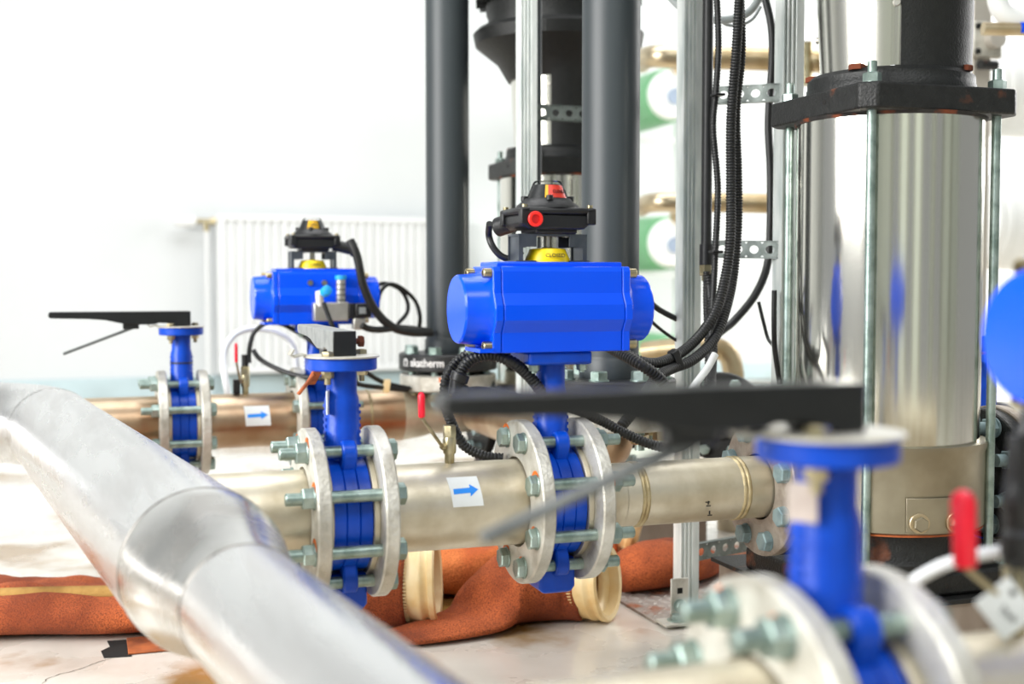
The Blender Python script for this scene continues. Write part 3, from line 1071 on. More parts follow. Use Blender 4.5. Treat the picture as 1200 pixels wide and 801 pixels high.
def pump(x, Y, label, near):
    t = thing('vertical_pump', label, 'pump', (x, Y, .15))
    c = V(x, Y, 0)
    b = B().box((x - .165, Y - .125, .15), (x + .165, Y + .125, .185))
    foot = obj('foot', b, 'iron', t, bev=.006)
    for sx in (-1, 1):
        for sy in (-1, 1):
            b = B().cyl((x + sx * .14, Y + sy * .1, .185), (x + sx * .14, Y + sy * .1, .188), .016).hex((x + sx * .14, Y + sy * .1, .188), (x + sx * .14, Y + sy * .1, .2), .024)
            obj('anchor_bolt', b, 'zinc', foot, ang=30)
    b = B().lathe(c, 'Z', [(.186, .13), (.198, .132), (.205, .128), (.243, .128)], 64)
    obj('pump_casing', b, 'iron', t)
    for s in (-1, 1):
        b = B().cyl((x + s * .09, Y, ZA), (x + s * .178, Y, ZA), .058, .058, 40)
        b.ring((x + s * .176, Y, ZA), (s, 0, 0), .02, .1, 0, .0215, 56, .002)
        obj('port_flange', b, 'iron', t)
        for k in range(8):
            a = R(22.5 + 45 * k)
            p = V(x + s * .216, Y + .08 * sin(a), ZA + .08 * cos(a))
            d = V(s, 0, 0)
            if s < 0:
                q = B().cyl(p, p + d * .002, .0145).hex(p + d * .002, p + d * .0125, .025).cyl(p + d * -.04, p, .008)
                obj('flange_bolt', q, 'zinc_blue', t, ang=30)
            else:
                q = B().hex(p - d * .042, p - d * .058, .026).cyl(p - d * .074, p + d * .02, .0095).cyl(p - d * .041, p - d * .044, .016)
                obj('flange_bolt', q, 'zinc_blue', t, ang=30)
    b = B().lathe(c, 'Z', [(.243, .14), (.246, .1435), (.352, .1435), (.358, .1455), (.366, .146), (.366, .136)], 72)
    co = obj('collar', b, 'collar', t)
    obj('rust_line', B().lathe(c, 'Z', [(.2405, .1375), (.241, .1415), (.2435, .1415), (.244, .1375)], 72), 'rustmid', co)
    # bracket plate on the collar, facing the camera side
    b = B()
    aa0, aa1 = -114, -70
    b = shell(c, [(.249, .1475), (.297, .1475)], aa0, aa1, 14, .0025)
    pa = obj('bracket_plate', b, 'collar', co, bev=.0006)
    for a in (-107, -86):
        d = V(cos(R(a)), sin(R(a)), 0)
        p = c + d * .1475 + V(0, 0, .262)
        b = B().hex(p + d * .003, p + d * .0105, .019)
        bb_ = obj('bracket_bolt', b, 'collar', co, ang=30)
        b = B().ring(p, d, .009, .0145, 0, .003, 28, .0008)
        obj('washer', b, 'manifold', co)
    b = B().lathe(c, 'Z', [(.36, .134), (.834, .134)], 96)
    obj('sleeve', b, 'sleeve', t)
    # head flange: square plate with cut corners
    h, k = .132, .018
    octo = [(-h + k, -h), (h - k, -h), (h, -h + k), (h, h - k), (h - k, h), (-h + k, h), (-h, h - k), (-h, -h + k)]
    b = B().prism(octo, (x, Y, .833), (1, 0, 0), (0, 1, 0), (0, 0, .036))
    hf = obj('head_flange', b, 'iron', t, bev=.003)
    q = c + V(-h - .0003, -.03, .853)
    obj('tapped_hole', B().cyl(q, q + V(.001, 0, 0), .004, n=12), 'dark', hf)
    b = B().lathe(c, 'Z', [(.829, .136), (.834, .138)], 72)
    obj('rust_edge', b, 'rusty_iron', hf)
    b = B().lathe(c, 'Z', [(.869, .121), (.88, .121), (.882, .1195), (.892, .1195), (.898, .114)], 64)
    obj('stool_base', b, 'iron_clean', t)
    for sx in (-1, 1):
        for sy in (-1, 1):
            q = c + V(sx * .105, sy * .105, 0)
            b = B().cyl(q + V(0, 0, .2), q + V(0, 0, .9), .0066, n=16, ch=.001)
            b2 = B().hex(q + V(0, 0, .8705), q + V(0, 0, .884), .022).cyl(q + V(0, 0, .869), q + V(0, 0, .871), .0125)
            rod = obj('tie_rod', b, 'zinc', t)
            obj('rod_nut', b2, 'zinc', rod, ang=30)
    # motor stool: black column walls with the coupling guard sheet between
    b = shell(c, [(.895, .114), (1.05, .116), (1.09, .14), (1.13, .19), (1.155, .195), (1.165, .185)], -119, 50, 30, .02)
    obj('motor_stool', b, 'iron_clean', t)
    b = shell(c, [(.895, .1), (1.06, .106)], 130, 150, 6, .02)
    b2 = shell(c, [(1.05, .116), (1.09, .14), (1.13, .19), (1.155, .195), (1.165, .185)], 50, 241, 30, .02)
    b.add(b2.v, b2.f)
    obj('stool_rear', b, 'iron_clean', t)
    b = shell(c, [(.9, .1005), (1.05, .109)], -228, -126, 24, .0015)
    g = obj('coupling_guard', b, 'guard', t)
    for a0, a1 in ((-126, -118.5), (-240, -228)):
        b = shell(c, [(.9, .106 if a0 > -200 else .104), (1.055, .114 if a0 > -200 else .113)], a0, a1, 3, .0015)
        obj('guard_edge', b, 'guard', g, smooth=False)
    for a, z in ((-122, .985), (-122, 1.03), (-234, .965)):
        d = V(cos(R(a)), sin(R(a)), 0)
        p = c + d * .1095 + V(0, 0, z)
        b = B().cyl(p, p + d * .005, .0055, n=14, ch=.001).cyl(p + d * .0045, p + d * .0053, .0025, n=6)
        obj('guard_screw', b, 'silver', g)
    for a, z in ((-150, .898), (-215, .898), (-60, .898)):
        d = V(cos(R(a)), sin(R(a)), 0)
        p = c + d * .111 + V(0, 0, z)
        b = B().hex(p - V(0, 0, .002), p + V(0, 0, .006), .02)
        obj('stool_bolt', b, 'rust', t)
    # motor
    b = B().lathe(c, 'Z', [(1.162, .165), (1.19, .16), (1.2, .165), (1.55, .165), (1.56, .15), (1.62, .12)], 64)
    mo = obj('motor_body', b, 'iron_clean', t)
    for k in range(30):
        a = 2 * pi * k / 30
        d = V(cos(a), sin(a), 0)
        n_ = V(-sin(a), cos(a), 0)
        b = B().obox(c + d * .175 + V(0, 0, 1.38), d * .014, n_ * .0015, V(0, 0, .16))
        obj('cooling_fin', b, 'iron_clean', mo, smooth=False)
    return t


p1 = pump(1.132, YA, 'tall stainless vertical pump in the right foreground with black square head flange', True)
p2 = pump(1.03, YB, 'blurred vertical pump behind the middle actuator and grey pipes', False)

pz = thing('pump_plinth', 'welded steel plinth under the nearer pump', 'plinth', (1.2, 1.6, 0))
b = B().box((.967, 1.43, 0), (1.72, 1.775, .143))
obj('beam', b, 'plinth', pz, bev=.002)
b = B().box((.955, 1.425, .143), (1.72, 1.78, .15))
obj('top_sheet', b, 'iron', pz, bev=.001)
pz = thing('pump_plinth', 'steel plinth under the rear pump, mostly hidden', 'plinth', (1.1, YB, 0))
b = B().box((.85, YB - .15, 0), (1.34, YB + .15, .143))
obj('beam', b, 'plinth', pz, bev=.002)
b = B().box((.842, YB - .155, .143), (1.35, YB + .155, .15))
obj('top_sheet', b, 'iron', pz, bev=.001)

# discharge side of the nearer pump
s9 = thing('pipe_spool', 'steel flange and pipe on the discharge side of the nearer pump, right edge', 'pipe', (1.4, YA, ZA))
flange(s9, 1.132 + .1975 + .0095, YA, 'flange_grey', .104, .019, .048)
pipe(s9, 1.33, 2.2, YA, .06, 'steel')

# valve that shows between pump rod and the cut-off actuator
zsave = ZA
q = V(*(1.474,1.763,0.476))
ZA = q.z - .2
v6 = thing('butterfly_valve', 'sliver of a blue valve neck right behind the nearer pump sleeve', 'valve', (q.x, q.y, ZA))
x, Y = q.x, q.y
valve_core(v6, x, Y, 1, top=q.z - .015)
b = B().cyl((x, Y, q.z - .018), (x, Y, q.z - .003), .0452, n=48, ch=.0015)
obj('top_flange', b, 'blue', v6)
b = B().cyl((x, Y, q.z - .003), (x, Y, q.z), .0475, n=48)
obj('notch_plate', b, 'rust', v6)
b = B().box((x - .016, Y - .0145, q.z), (x + .016, Y + .2, q.z + .027))
obj('lever', b, 'lever', v6, bev=.002)
s10 = thing('pipe_spool', 'flanged steel pipe carrying the half hidden valve behind the pump', 'pipe', (x, Y, ZA))
pipe(s10, x - .1, x - F + .004, Y, RP)
flange(s10, x - F, Y)
stub(s10, x - .0325, Y, 1)
flange(s10, x + F, Y)
stub(s10, x + .0325, Y, -1)
pipe(s10, x + F - .004, x + .6, Y, RP)
ZA = zsave


# ================================================================ grey plastic risers
def riser(x, Y, label, text):
    t = thing('plastic_riser', label, 'pipe', (x, Y, .4))
    b = B().lathe((x, Y, 0), 'Z', [(.437, .0512), (.466, .0512), (.47, .0485), (.474, .048), (3.4, .048)], 48)
    obj('pipe', b, 'hdpe', t)
    b = B().ring((x, Y, .4), 'Z', .049, .11, 0, .037, 64, .003)
    rg = obj('backing_ring', b, 'hdpe_ring', t)
    b = B().ring((x, Y, .392), 'Z', .03, .068, 0, .008, 48, .001)
    obj('stub_end', b, 'hdpe', t)
    for k in range(8):
        a = R(10 + 45 * k)
        p = V(x + .088 * cos(a), Y + .088 * sin(a), 0)
        b = B().cyl(p + V(0, 0, .437), p + V(0, 0, .4395), .0165).hex(p + V(0, 0, .4395), p + V(0, 0, .453), .026).cyl(p + V(0, 0, .325), p + V(0, 0, .437), .008)
        bo = obj('flange_bolt', b, 'zinc', t, ang=30)
        b = B().hex(p + V(0, 0, .35), p + V(0, 0, .335), .026)
        obj('nut', b, 'brass', bo, ang=30)
    if text:
        # lettering moulded round the ring
        vs, fs = indicator_text(None, text, .0245, None, None, None, None, None, .0004, .012)
        # logo: ring-like open arch with a small foot
        ac = R(-134)
        r = .1103

        def wrap(u, v, k):
            a = ac + u / r
            return V(x + (r + k) * cos(a), Y + (r + k) * sin(a), .4185 + v)
        b = B().add([wrap(v.x * .9 + .004, v.y + .0005, v.z) for v in vs], fs)
        obj('lettering', b, 'white', rg, smooth=False)
        b = B()
        lo = []
        for i in range(13):
            a = pi * 1.25 - i * (pi * 1.5) / 12
            lo.append((cos(a), sin(a)))
        vs = []
        cx, cy = -.056, .001
        for u, v in lo:
            for rr in (.0085, .0048):
                for k in (0, .0004):
                    vs.append(wrap(cx + u * rr * (1 if rr > .01 else 1), cy + v * rr, k))
        fs = []
        for i in range(12):
            o_, n_ = i * 4, i * 4 + 4
            fs.append((o_ + 1, n_ + 1, n_ + 3, o_ + 3))
            fs.append((o_, n_, n_ + 1, o_ + 1))
            fs.append((o_ + 2, o_ + 3, n_ + 3, n_ + 2))
        b.add(vs, fs)
        b.add([wrap(cx + u, cy + v, k) for k in (0, .0004) for u, v in ((-.0095, -.0085), (-.002, -.0085), (-.002, -.0055), (-.0065, -.0055))], [(4, 5, 6, 7), (0, 1, 5, 4), (1, 2, 6, 5), (2, 3, 7, 6), (3, 0, 4, 7)])
        b.add([wrap(cx - u, cy + v, k) for k in (0, .0004) for u, v in ((-.0095, -.0085), (-.002, -.0085), (-.002, -.0055), (-.0065, -.0055))], [(4, 5, 6, 7), (0, 1, 5, 4), (1, 2, 6, 5), (2, 3, 7, 6), (3, 0, 4, 7)])
        obj('logo', b, 'white', rg, smooth=False)
    return t


riser(.766, YB, 'dark grey plastic riser pipe standing in a black backing ring with white lettering', 'akatherm')
riser(.827, 1.899, 'thicker looking dark grey plastic riser pipe directly behind the sharp actuator', None)
for x, Y, lab in ((.766, YB, 'rust streaked steel flange stub below the lettered black ring'), (.827, 1.899, 'steel flange stub and elbow under the second grey riser')):
    t = thing('flange_stub', lab, 'pipe', (x, Y, .3))
    b = B().ring((x, Y, .355), 'Z', .046, .108, 0, .036, 56, .003)
    obj('flange', b, 'flange', t)
    for k in range(4):   # rust runs
        a = R(-118 + k * 9 + random.uniform(-4, 4))
        h = random.uniform(.008, .03)
        p = V(x + .1083 * cos(a), Y + .1083 * sin(a), .389 - h / 2)
        if Y > 2:
            b = B().obox(p, V(-sin(a), cos(a), 0) * random.uniform(.001, .003), V(cos(a), sin(a), 0) * .0004, V(0, 0, h / 2))
            obj('rust_run', b, 'rustbright', t, smooth=False)
    if Y > 2:
        b = B().lathe((x, Y, 0), 'Z', [(ZA + .03, .0445), (.392, .0445)], 40)
    else:
        b = B().tube([(x, Y, .392), (x, Y, .375)] + [(x, Y + .06 - .06 * cos(i * pi / 16), .365 - .06 * sin(i * pi / 16)) for i in range(1, 9)] + [(x, YB - .045, .305)], .0445, 40)
    obj('pipe', b, 'steel_warm', t)

# ================================================================ galvanised struts


def post(name, label, x, Y, z1, wd=.036, dp=.03, wide=True):
    t = thing(name, label, 'strut post', (x, Y, 0))
    # C channel seen from the ribbed side: closed profile with three grooves in the camera face
    a, c_ = x - wd / 2, x + wd / 2
    y0, y1 = Y - dp / 2, Y + dp / 2
    poly = [(a, y0)]
    for k in range(3):
        u = a + wd * (.08 + .21 * k)
        poly += [(u, y0), (u + .0008, y0 + .005), (u + .0038, y0 + .005), (u + .0046, y0)]
    poly += [(c_, y0), (c_, y1), (a, y1)]
    b = B().prism(poly, (0, 0, 0), (1, 0, 0), (0, 1, 0), (0, 0, z1))
    obj('channel', b, 'strut', t, bev=.0008, ang=30)
    return t


def perf(b, p0, p1, h, th=.0025, pitch=.027, r=.0072, lip=.012):
    """perforated channel web from p0 to p1 with height h: cells with round holes, plus top and bottom lips"""
    p0, p1 = Vector(p0), Vector(p1)
    d = p1 - p0
    n = max(1, int(d.length / pitch))
    ex = d.normalized()
    ez = V(0, 0, 1)
    ey = ez.cross(ex)
    if ey.y > 0:
        ey = -ey
    pt = d.length / n
    m = 16
    for i in range(n):
        c = p0 + ex * (pt * (i + .5))
        vs = []
        for k in (0, -th):
            for j in range(m):
                a = 2 * pi * (j + .5) / m
                ca, sa = cos(a), sin(a)
                vs.append(c + ex * ca * r * 1.15 + ez * sa * r + ey * k)
            for j in range(m):
                a = 2 * pi * (j + .5) / m
                ca, sa = cos(a), sin(a)
                s_ = 1 / max(abs(ca), abs(sa))
                vs.append(c + ex * ca * s_ * pt / 2 + ez * sa * s_ * h / 2 + ey * k)
        fs = []
        for j in range(m):
            q_ = (j + 1) % m
            fs += [(j, q_, m + q_, m + j), (2 * m + j, 3 * m + j, 3 * m + q_, 2 * m + q_), (j, 2 * m + j, 2 * m + q_, q_)]
        b.add(vs, fs)
    mid = (p0 + p1) / 2
    for s in (-1, 1):
        b.obox(mid + ez * s * (h / 2) - ey * lip / 2, d / 2, ey * lip / 2, ez * .00125)
    return b


def cross(label, p0, p1, h=.028):
    b = perf(B(), p0, p1, h)
    return tag(obj('perforated_rail', b, 'rail', ang=30), label, 'rail')


pf = post('strut_post', 'ribbed galvanised strut post bolted to the floor, left of the nearer pump', 1.005, 1.965, 3.2)
PX, PY = 1.005, 1.965
b = B().box((PX - .046, PY - .034, .006), (PX - .012, PY - .0305, .078))
fo = obj('foot_bracket', b, 'flange', pf, bev=.0015)
b = B().box((PX - .075, PY - .075, .005), (PX - .006, PY - .03, .0095))
obj('foot_plate', b, 'flange', pf, bev=.001)
b = B().box((PX - .034, PY - .0345, .051), (PX - .024, PY - .0338, .061))
obj('slot', b, 'dark', fo)
p = V(PX - .03, PY - .034, .03)
b = B().cyl(p, p + V(0, -.0025, 0), .011).hex(p + V(0, -.0025, 0), p + V(0, -.011, 0), .016).cyl(p, p + V(0, -.024, 0), .0042)
obj('bracket_bolt', b, 'zinc', pf, ang=30)
p = V(PX - .045, PY - .052, .0095)
b = B().cyl(p, p + V(0, 0, .002), .0155).hex(p + V(0, 0, .002), p + V(0, 0, .011), .018)
obj('anchor_bolt', b, 'zinc', pf, ang=30)
q = V(*(0.865,2.420,0.824))
post('strut_post', 'pale galvanised strut post between the two grey risers', q.x, q.y, 3.2, .036, .03)
b = B().cyl((q.x + .028, q.y + .008, 0), (q.x + .028, q.y + .008, 3.2), .0075, n=16)
tag(obj('conduit_pipe', b, 'hdpe'), 'thin dark conduit along the post between the grey risers', 'conduit')
q3 = V(*(1.140,1.860,0.640))
post('strut_post', 'galvanised strut post hugging the left side of the nearer pump', q3.x, q3.y, 3.2, .04, .03)
for y0, lab in ((110, 'upper perforated galvanised rail beside the nearer pump'), (291, 'lower perforated galvanised rail beside the nearer pump')):
    a = V(*(1.015,1.934,0.921)) if y0 < 200 else V(*(1.011,1.921,0.654))
    z = a.z
    cross(lab, (PX + .019, PY - .004, z), (q3.x - .02, q3.y - .004, z - .003))
cross('low perforated rail close to the floor between post and plinth', (PX + .019, PY, .112), (1.175, PY + .055, .110), .028)
qa = V(*(0.893,2.420,0.946))
cross('short perforated rail on the pale post, left of the thick riser', (q.x + .02, 2.42, qa.z), (q.x + .17, 2.42, qa.z), .03)

# black conduit beside the front post with its gland
a = V(*(1.000,1.889,0.784))
b = B().cyl((a.x, a.y, .66), (a.x, a.y, 3.2), .0092, n=20)
cp = thing('conduit_pipe', 'straight black conduit with pale cable gland beside the ribbed post', 'conduit', (a.x, a.y, .6))
obj('conduit', b, 'hdpe_ring', cp)
b = B().cyl((a.x, a.y, .625), (a.x, a.y, .66), .0115, n=20)
obj('coupling', b, 'black', cp)
b = B().hex((a.x, a.y, .625), (a.x, a.y, .607), .02).cyl((a.x, a.y, .607), (a.x, a.y, .598), .0075)
obj('gland_nut', b, 'brass', cp, ang=30)
GL = a

# ================================================================ background manifolds and vessels
def bg_pipe(name, label, pts, r, m='manifold'):
    return tag(obj(name, B().tube(spl(pts, 8), r, 20), m), label, 'pipe')


bg_pipe('manifold_pipe', 'upper horizontal beige steel manifold pipe behind the cables', [(1.605,3.453,1.257),(1.531,3.266,1.235),(1.517,3.164,1.221),(1.576,3.123,1.215),(1.727,3.059,1.209),(1.927,2.969,1.198)], .031)
bg_pipe('manifold_pipe', 'middle horizontal beige steel manifold pipe behind the cables', [(1.598,3.433,0.818),(1.524,3.246,0.816),(1.511,3.145,0.815),(1.569,3.103,0.814),(1.720,3.040,0.811),(1.921,2.950,0.805)], .027)
bg_pipe('manifold_pipe', 'low beige steel pipe elbow turning down behind the front post', [(1.449,3.091,0.402),(1.504,3.020,0.414),(1.557,2.949,0.422),(1.606,2.931,0.410),(1.627,2.922,0.372),(1.630,2.916,0.276),(1.625,2.903,-0.001)], .028)
b = B().cyl((1.876,2.978,1.248), (1.874,2.973,1.131), .02)
tag(obj('pipe_clamp', b, 'brass'), 'dark clamp on the end of the upper manifold pipe', 'clamp')
for (px, lab) in ((0, 'upper green and white filter vessel end right of the thick riser'), (1, 'middle green and white filter vessel end right of the thick riser'), (2, 'lowest green vessel rim peeping over the beige elbow')):
    c = V(*((2.698,5.500,1.494), (2.703,5.500,0.778), (2.721,5.500,0.195))[px])
    t = thing('filter_vessel', lab, 'vessel', (c.x, c.y, c.z - .14))
    b = B().lathe(c, 'Y', [(0, .128), (.06, .135), (.2, .137), (.95, .137)], 48)
    obj('shell', b, 'green', t)
    b = B().lathe(c + V(.005, 0, 0), (0, -1, 0), [(0, .118), (.03, .118), (.045, .1)], 48)
    obj('end_ring', b, 'vessel', t)
    b = B().cyl(c + V(.012, -.045, -.01), c + V(.012, -.06, -.01), .04)
    obj('port', b, 'port', t)
    if px < 2:
        b = B().cyl(c + V(0, -.1, .09), c + V(0, -.1, .17), .02)
        b.cyl(c + V(-.03, -.1, .13), c + V(.06, -.1, .13), .028)
        obj('side_fitting', b, 'manifold', t)
b = B().cyl(V(*(1.918,2.919,0.196)) * 1, V(*(1.918,2.919,0.196)) * 1 + V(0, 0, 1.3), .03)
for v in b.v:
    if v.z < .8:
        v.z = 0
tag(obj('manifold_standpipe', b, 'manifold'), 'steel standpipe hidden behind the nearer pump, feeding the beige manifold pipes', 'pipe')
# support rack for the vessels
t = thing('vessel_rack', 'pale rack frame holding the green vessels, hidden behind the posts', 'rack', (2.75, 5.9, 0))
for sx in (-.25, .3):
    b = B().box((2.72 + sx - .02, 6.0, 0), (2.72 + sx + .02, 6.04, 1.8))
    obj('upright', b, 'radiator', t)
for px, zz in ((0, ((2.698,5.500,1.494))[2]), (1, ((2.703,5.500,0.778))[2]), (2, ((2.721,5.500,0.195))[2])):
    b = B().box((2.47, 6.0, zz - .165), (3.02, 6.04, zz - .137))
    obj('crossbar', b, 'radiator', t)

for (za, lab) in ((1.268, 'white horizontal vessel at the top right edge'), (.80, 'white horizontal vessel at the right edge above the blue actuator')):
    t = thing('white_vessel', lab, 'vessel', (3.5, 3.6, za - .165))
    b = B().lathe((2.93, 3.6, za), 'X', [(0, .135), (.012, .158), (.04, .165), (2.5, .165)], 56)
    obj('shell', b, 'vessel', t)
    b = B().ring((2.97, 3.6, za), 'X', .15, .168, 0, .03, 56)
    obj('end_band', b, 'vessel', t)
t = thing('vessel_rack', 'stand behind the right edge carrying the white horizontal vessels', 'rack', (3.6, 3.6, 0))
for sx in (3.5, 5.2):
    b = B().box((sx, 3.77, 0), (sx + .05, 3.82, 1.6))
    obj('upright', b, 'steelpost', t)
    for za in (1.268, .8):
        b = B().box((sx, 3.45, za - .195), (sx + .05, 3.82, za - .165))
        obj('bracket_arm', b, 'steelpost', t)

c = V(2.145, 2.62, 0)
t = thing('square_post', 'pale square steel post right of the nearer pump', 'post', c)
b = B().box((c.x - .03, c.y - .03, 0), (c.x + .028, c.y + .03, 3.2))
obj('tube', b, 'steelpost', t, bev=.004)
b = B().box((c.x - .045, c.y - .05, 1.155), (c.x + .045, c.y - .03, 1.245))
cl = obj('clamp_block', b, 'flange', t, bev=.006)
b = B().cyl((c.x + .01, c.y - .05, 1.2), (c.x + .01, c.y - .075, 1.2), .024)
obj('clamp_boss', b, 'steelpost', cl)
for sx, sz in ((-.033, .03), (.033, .03), (-.033, -.032)):
    b = B().cyl((c.x + sx, c.y - .05, 1.2 + sz), (c.x + sx, c.y - .056, 1.2 + sz), .007)
    obj('clamp_screw', b, 'iron', cl)
b = B().cyl((c.x - .03, c.y - .055, 1.135), (c.x + .02, c.y - .055, 1.135), .012)
obj('clamp_bolt', b, 'iron', cl)
t = thing('manifold_elbow', 'white plastic pipe elbow in the top right corner', 'pipe', (2.35, 2.6, 1.2))
b = B().tube(spl([(1.864,2.213,1.310),(1.863,2.209,1.228),(1.869,2.205,1.185),(1.889,2.196,1.163),(1.926,2.184,1.160),(2.021,2.151,1.160)], 8), .022, 20)
obj('elbow', b, 'vessel', t)
t = thing('clamped_pipe', 'beige pipe with blue tape held by the clamp, top right', 'pipe', (2.4, 2.55, 1.15))
a, z = V(*(1.826,2.206,1.136)), V(*(2.065,2.124,1.132))
b = B().cyl(a, z, .014)
obj('pipe', b, 'manifold', t)
a = V(*(1.899,2.181,1.136))
b = B().cyl(a, a + (z - a).normalized() * .03, .0148)
obj('blue_tape', b, 'act', t)

# rear pump discharge: black flange with a bolt, mostly behind the near lever
c = V(*(1.258,2.305,0.314))
t = thing('blind_flange', 'round black flange on a steel manifold behind the big blurred lever', 'flange', c)
dv = V(-.55, -.83, 0).normalized()
b = B().ring(c, dv, .02, .093, 0, .022, 56, .002).cyl(c, c - dv * .25, .05)
obj('disc', b, 'iron_clean', t)
b = B().cyl(c + dv * .02, c + dv * .03, .045)
obj('hub', b, 'iron', t)
for k in range(8):
    a = 2 * pi * k / 8 + .35
    x_, y_, _ = frame(dv)
    p = c + (x_ * cos(a) + y_ * sin(a)) * .074 + dv * .022
    b = B().hex(p, p + dv * .012, .022)
    obj('flange_bolt', b, 'zinc', t)
b = B().tube(spl([c - dv * .2, c - dv * .3, c - dv * .36 - V(0, 0, .05), V((c - dv * .38).x, (c - dv * .38).y, 0)], 8), .04, 24)
obj('support_pipe', b, 'steel', t)


# ================================================================ sampling ball valves
def sample_valve(base, h, side, hdl, label, red_a, red_b, rad, body='brass', cable=True):
    t = thing('ball_valve', label, 'valve', base)
    c = Vector(base)
    b = B().cyl(c, c + V(0, 0, h * .3), rad * .8, n=20).lathe(c, 'Z', [(h * .28, rad), (h * .36, rad * 1.1), (h * .62, rad * 1.1), (h * .7, rad * .95)], 20).hex(c + V(0, 0, h * .7), c + V(0, 0, h), rad * 1.9)
    obj('body', b, body, t)
    p = c + V(0, 0, h * .48)
    b = B().cyl(p, p + side * rad * 1.6, rad * .45, n=14).hex(p + side * rad * 1.2, p + side * rad * 1.9, rad * 1.0)
    obj('stem', b, body, t)
    ra, rb = Vector(red_a), Vector(red_b)
    b = B().tube(spl([p + side * rad * 1.7, (p + side * rad * 1.7) * .4 + ra * .6, ra], 6), rad * .28, 10)
    hd_ = obj('handle_arm', b, body, t)
    d = (rb - ra)
    b = B().lathe(ra, d, [(0, hdl * .8), (d.length * .04, hdl), (d.length * .85, hdl * 1.05), (d.length * .95, hdl * .8), (d.length, hdl * .35)], 16)
    obj('red_grip', b, 'red', hd_)
    return t


ba = sample_valve((.452, YA, ZA + .055), .052, V(-.85, -.5, 0), .0042, 'small nickel sampling valve with red lever on the sharp pipe before the arrow sticker',
                  (0.388,1.467,0.431), (0.388,1.469,0.462), .0082)
bb = sample_valve((.318, YB, ZA + .055), .06, V(-.8, -.6, 0), .0035, 'small brass sampling valve with upright red lever on the rear pipe', (0.297,2.642,0.427), (0.297,2.644,0.467), .0085)
b = B().box((.292, YB - .012, ZA + .058), (.306, YB + .006, ZA + .088))
obj('black_plug', b, 'black', bb, bev=.001)
b = B().cyl((.318, YB, ZA + .115), (.318, YB, ZA + .14), .0075)
obj('hose_nipple', b, 'black', bb)
cq = V(*(0.600,0.680,0.360))
bc = sample_valve((cq.x, YC, ZA + .055), .05, V(-.8, -.6, 0), .0078, 'blurred sampling valve with big bright red handle, bottom right', (0.548,0.669,0.410), (0.547,0.672,0.461), .0088)
b = B().lathe((cq.x, YC, ZA + .103), 'Z', [(0, .009), (.01, .0115), (.022, .0115), (.026, .0075), (.034, .0075), (.04, .0105), (.052, .0105), (.056, .008), (.064, .0085), (.09, .008)], 20)
obj('cable_connector', b, 'rubber', bc)

# grey square tag hanging at the near sampling valve
tg = thing('hanging_tag', 'blurred pale grey square tag hanging by one corner at the red handled valve', 'tag', (0.588,0.675,0.378))
c = V(*(0.580,0.667,0.380))
ex = V(cos(R(-19)), sin(R(-19)), 0)
u = (ex * .62 + V(0, 0, -.78)).normalized()
v = (ex * .78 + V(0, 0, .62)).normalized()
ny = u.cross(v)
b = B().obox(c, u * .0165, v * .0145, ny * .0006)
plt = obj('plate', b, 'paper', tg, bev=.0003)
b = B().cyl(c + v * .010 - u * .006 - ny * .0008, c + v * .010 - u * .006 + ny * .0008, .0024)
obj('eyelet', b, 'dark', plt)
for k, (du, l) in enumerate(((-.008, .0028), (-.0035, .0032), (.001, .0028), (.0055, .0032))):
    pass
vs, fs = indicator_text(None, 'TNV', .0075, None, None, None, None, None, .0003)
dirx = (ex * .75 + V(0, 0, -.66)).normalized()
diry = ny.cross(dirx)
if diry.z < 0:
    diry = -diry
off = ny * (.0012 if ny.y < 0 else -.0012)
b = B().add([c + u * .004 - v * .002 + dirx * q_.x + diry * q_.y + off for q_ in vs], fs)
obj('lettering', b, 'dark', plt, smooth=False)
b = B().tube(spl([c + v * .010 - u * .006, c + v * .02 - u * .012 + V(0, .004, .01), V(cq.x, YC - .012, ZA + .09)], 8), .0009, 8)
obj('tie', b, 'rubber', tg)


# ================================================================ cables
def cable(label, pts, r, m='rubber', corr=False, name=None, k=12, group=None, cat='cable'):
    p = spl(pts, k)
    if corr:
        p = resample(p, .00165)
        rr = [r * (1.0 if i % 3 else .80) for i in range(len(p))]
        b = B().tube(p, rr, 12)
        o = obj(name or 'corrugated_conduit', b, m, ang=80)
    else:
        b = B().tube(p, r, 12)
        o = obj(name or 'cable', b, m)
    return tag(o, label, cat, group)


cable('thick black cable sagging from the yellow domed box to the lettered riser', [(0.521,2.547,0.682),(0.534,2.540,0.649),(0.548,2.543,0.587),(0.575,2.552,0.535),(0.613,2.558,0.500),(0.656,2.564,0.488),(0.706,2.589,0.486)], .0092)
cable('thin black cable looped behind the rear actuator, outer loop', [(0.595,2.630,0.536),(0.604,2.629,0.573),(0.626,2.643,0.590),(0.656,2.654,0.582),(0.689,2.662,0.554),(0.699,2.657,0.520),(0.699,2.665,0.489)], .0045)
cable('thin black cable looped behind the rear actuator, inner loop', [(0.585,2.634,0.555),(0.596,2.642,0.581),(0.616,2.647,0.592),(0.652,2.655,0.580),(0.670,2.658,0.554),(0.670,2.656,0.528),(0.647,2.652,0.502)], .0045)
cable('black cable running down from the solenoid fitting behind the rust lever valve', [(0.463,2.538,0.553),(0.471,2.534,0.529),(0.480,2.530,0.503),(0.492,2.535,0.476),(0.509,2.569,0.434),(0.526,2.583,0.397)], .0048)
cable('black plug cable leaving the solenoid coil to the right', [(0.541,2.530,0.505),(0.557,2.535,0.498),(0.583,2.547,0.495),(0.635,2.571,0.497),(0.716,2.628,0.487)], .007)
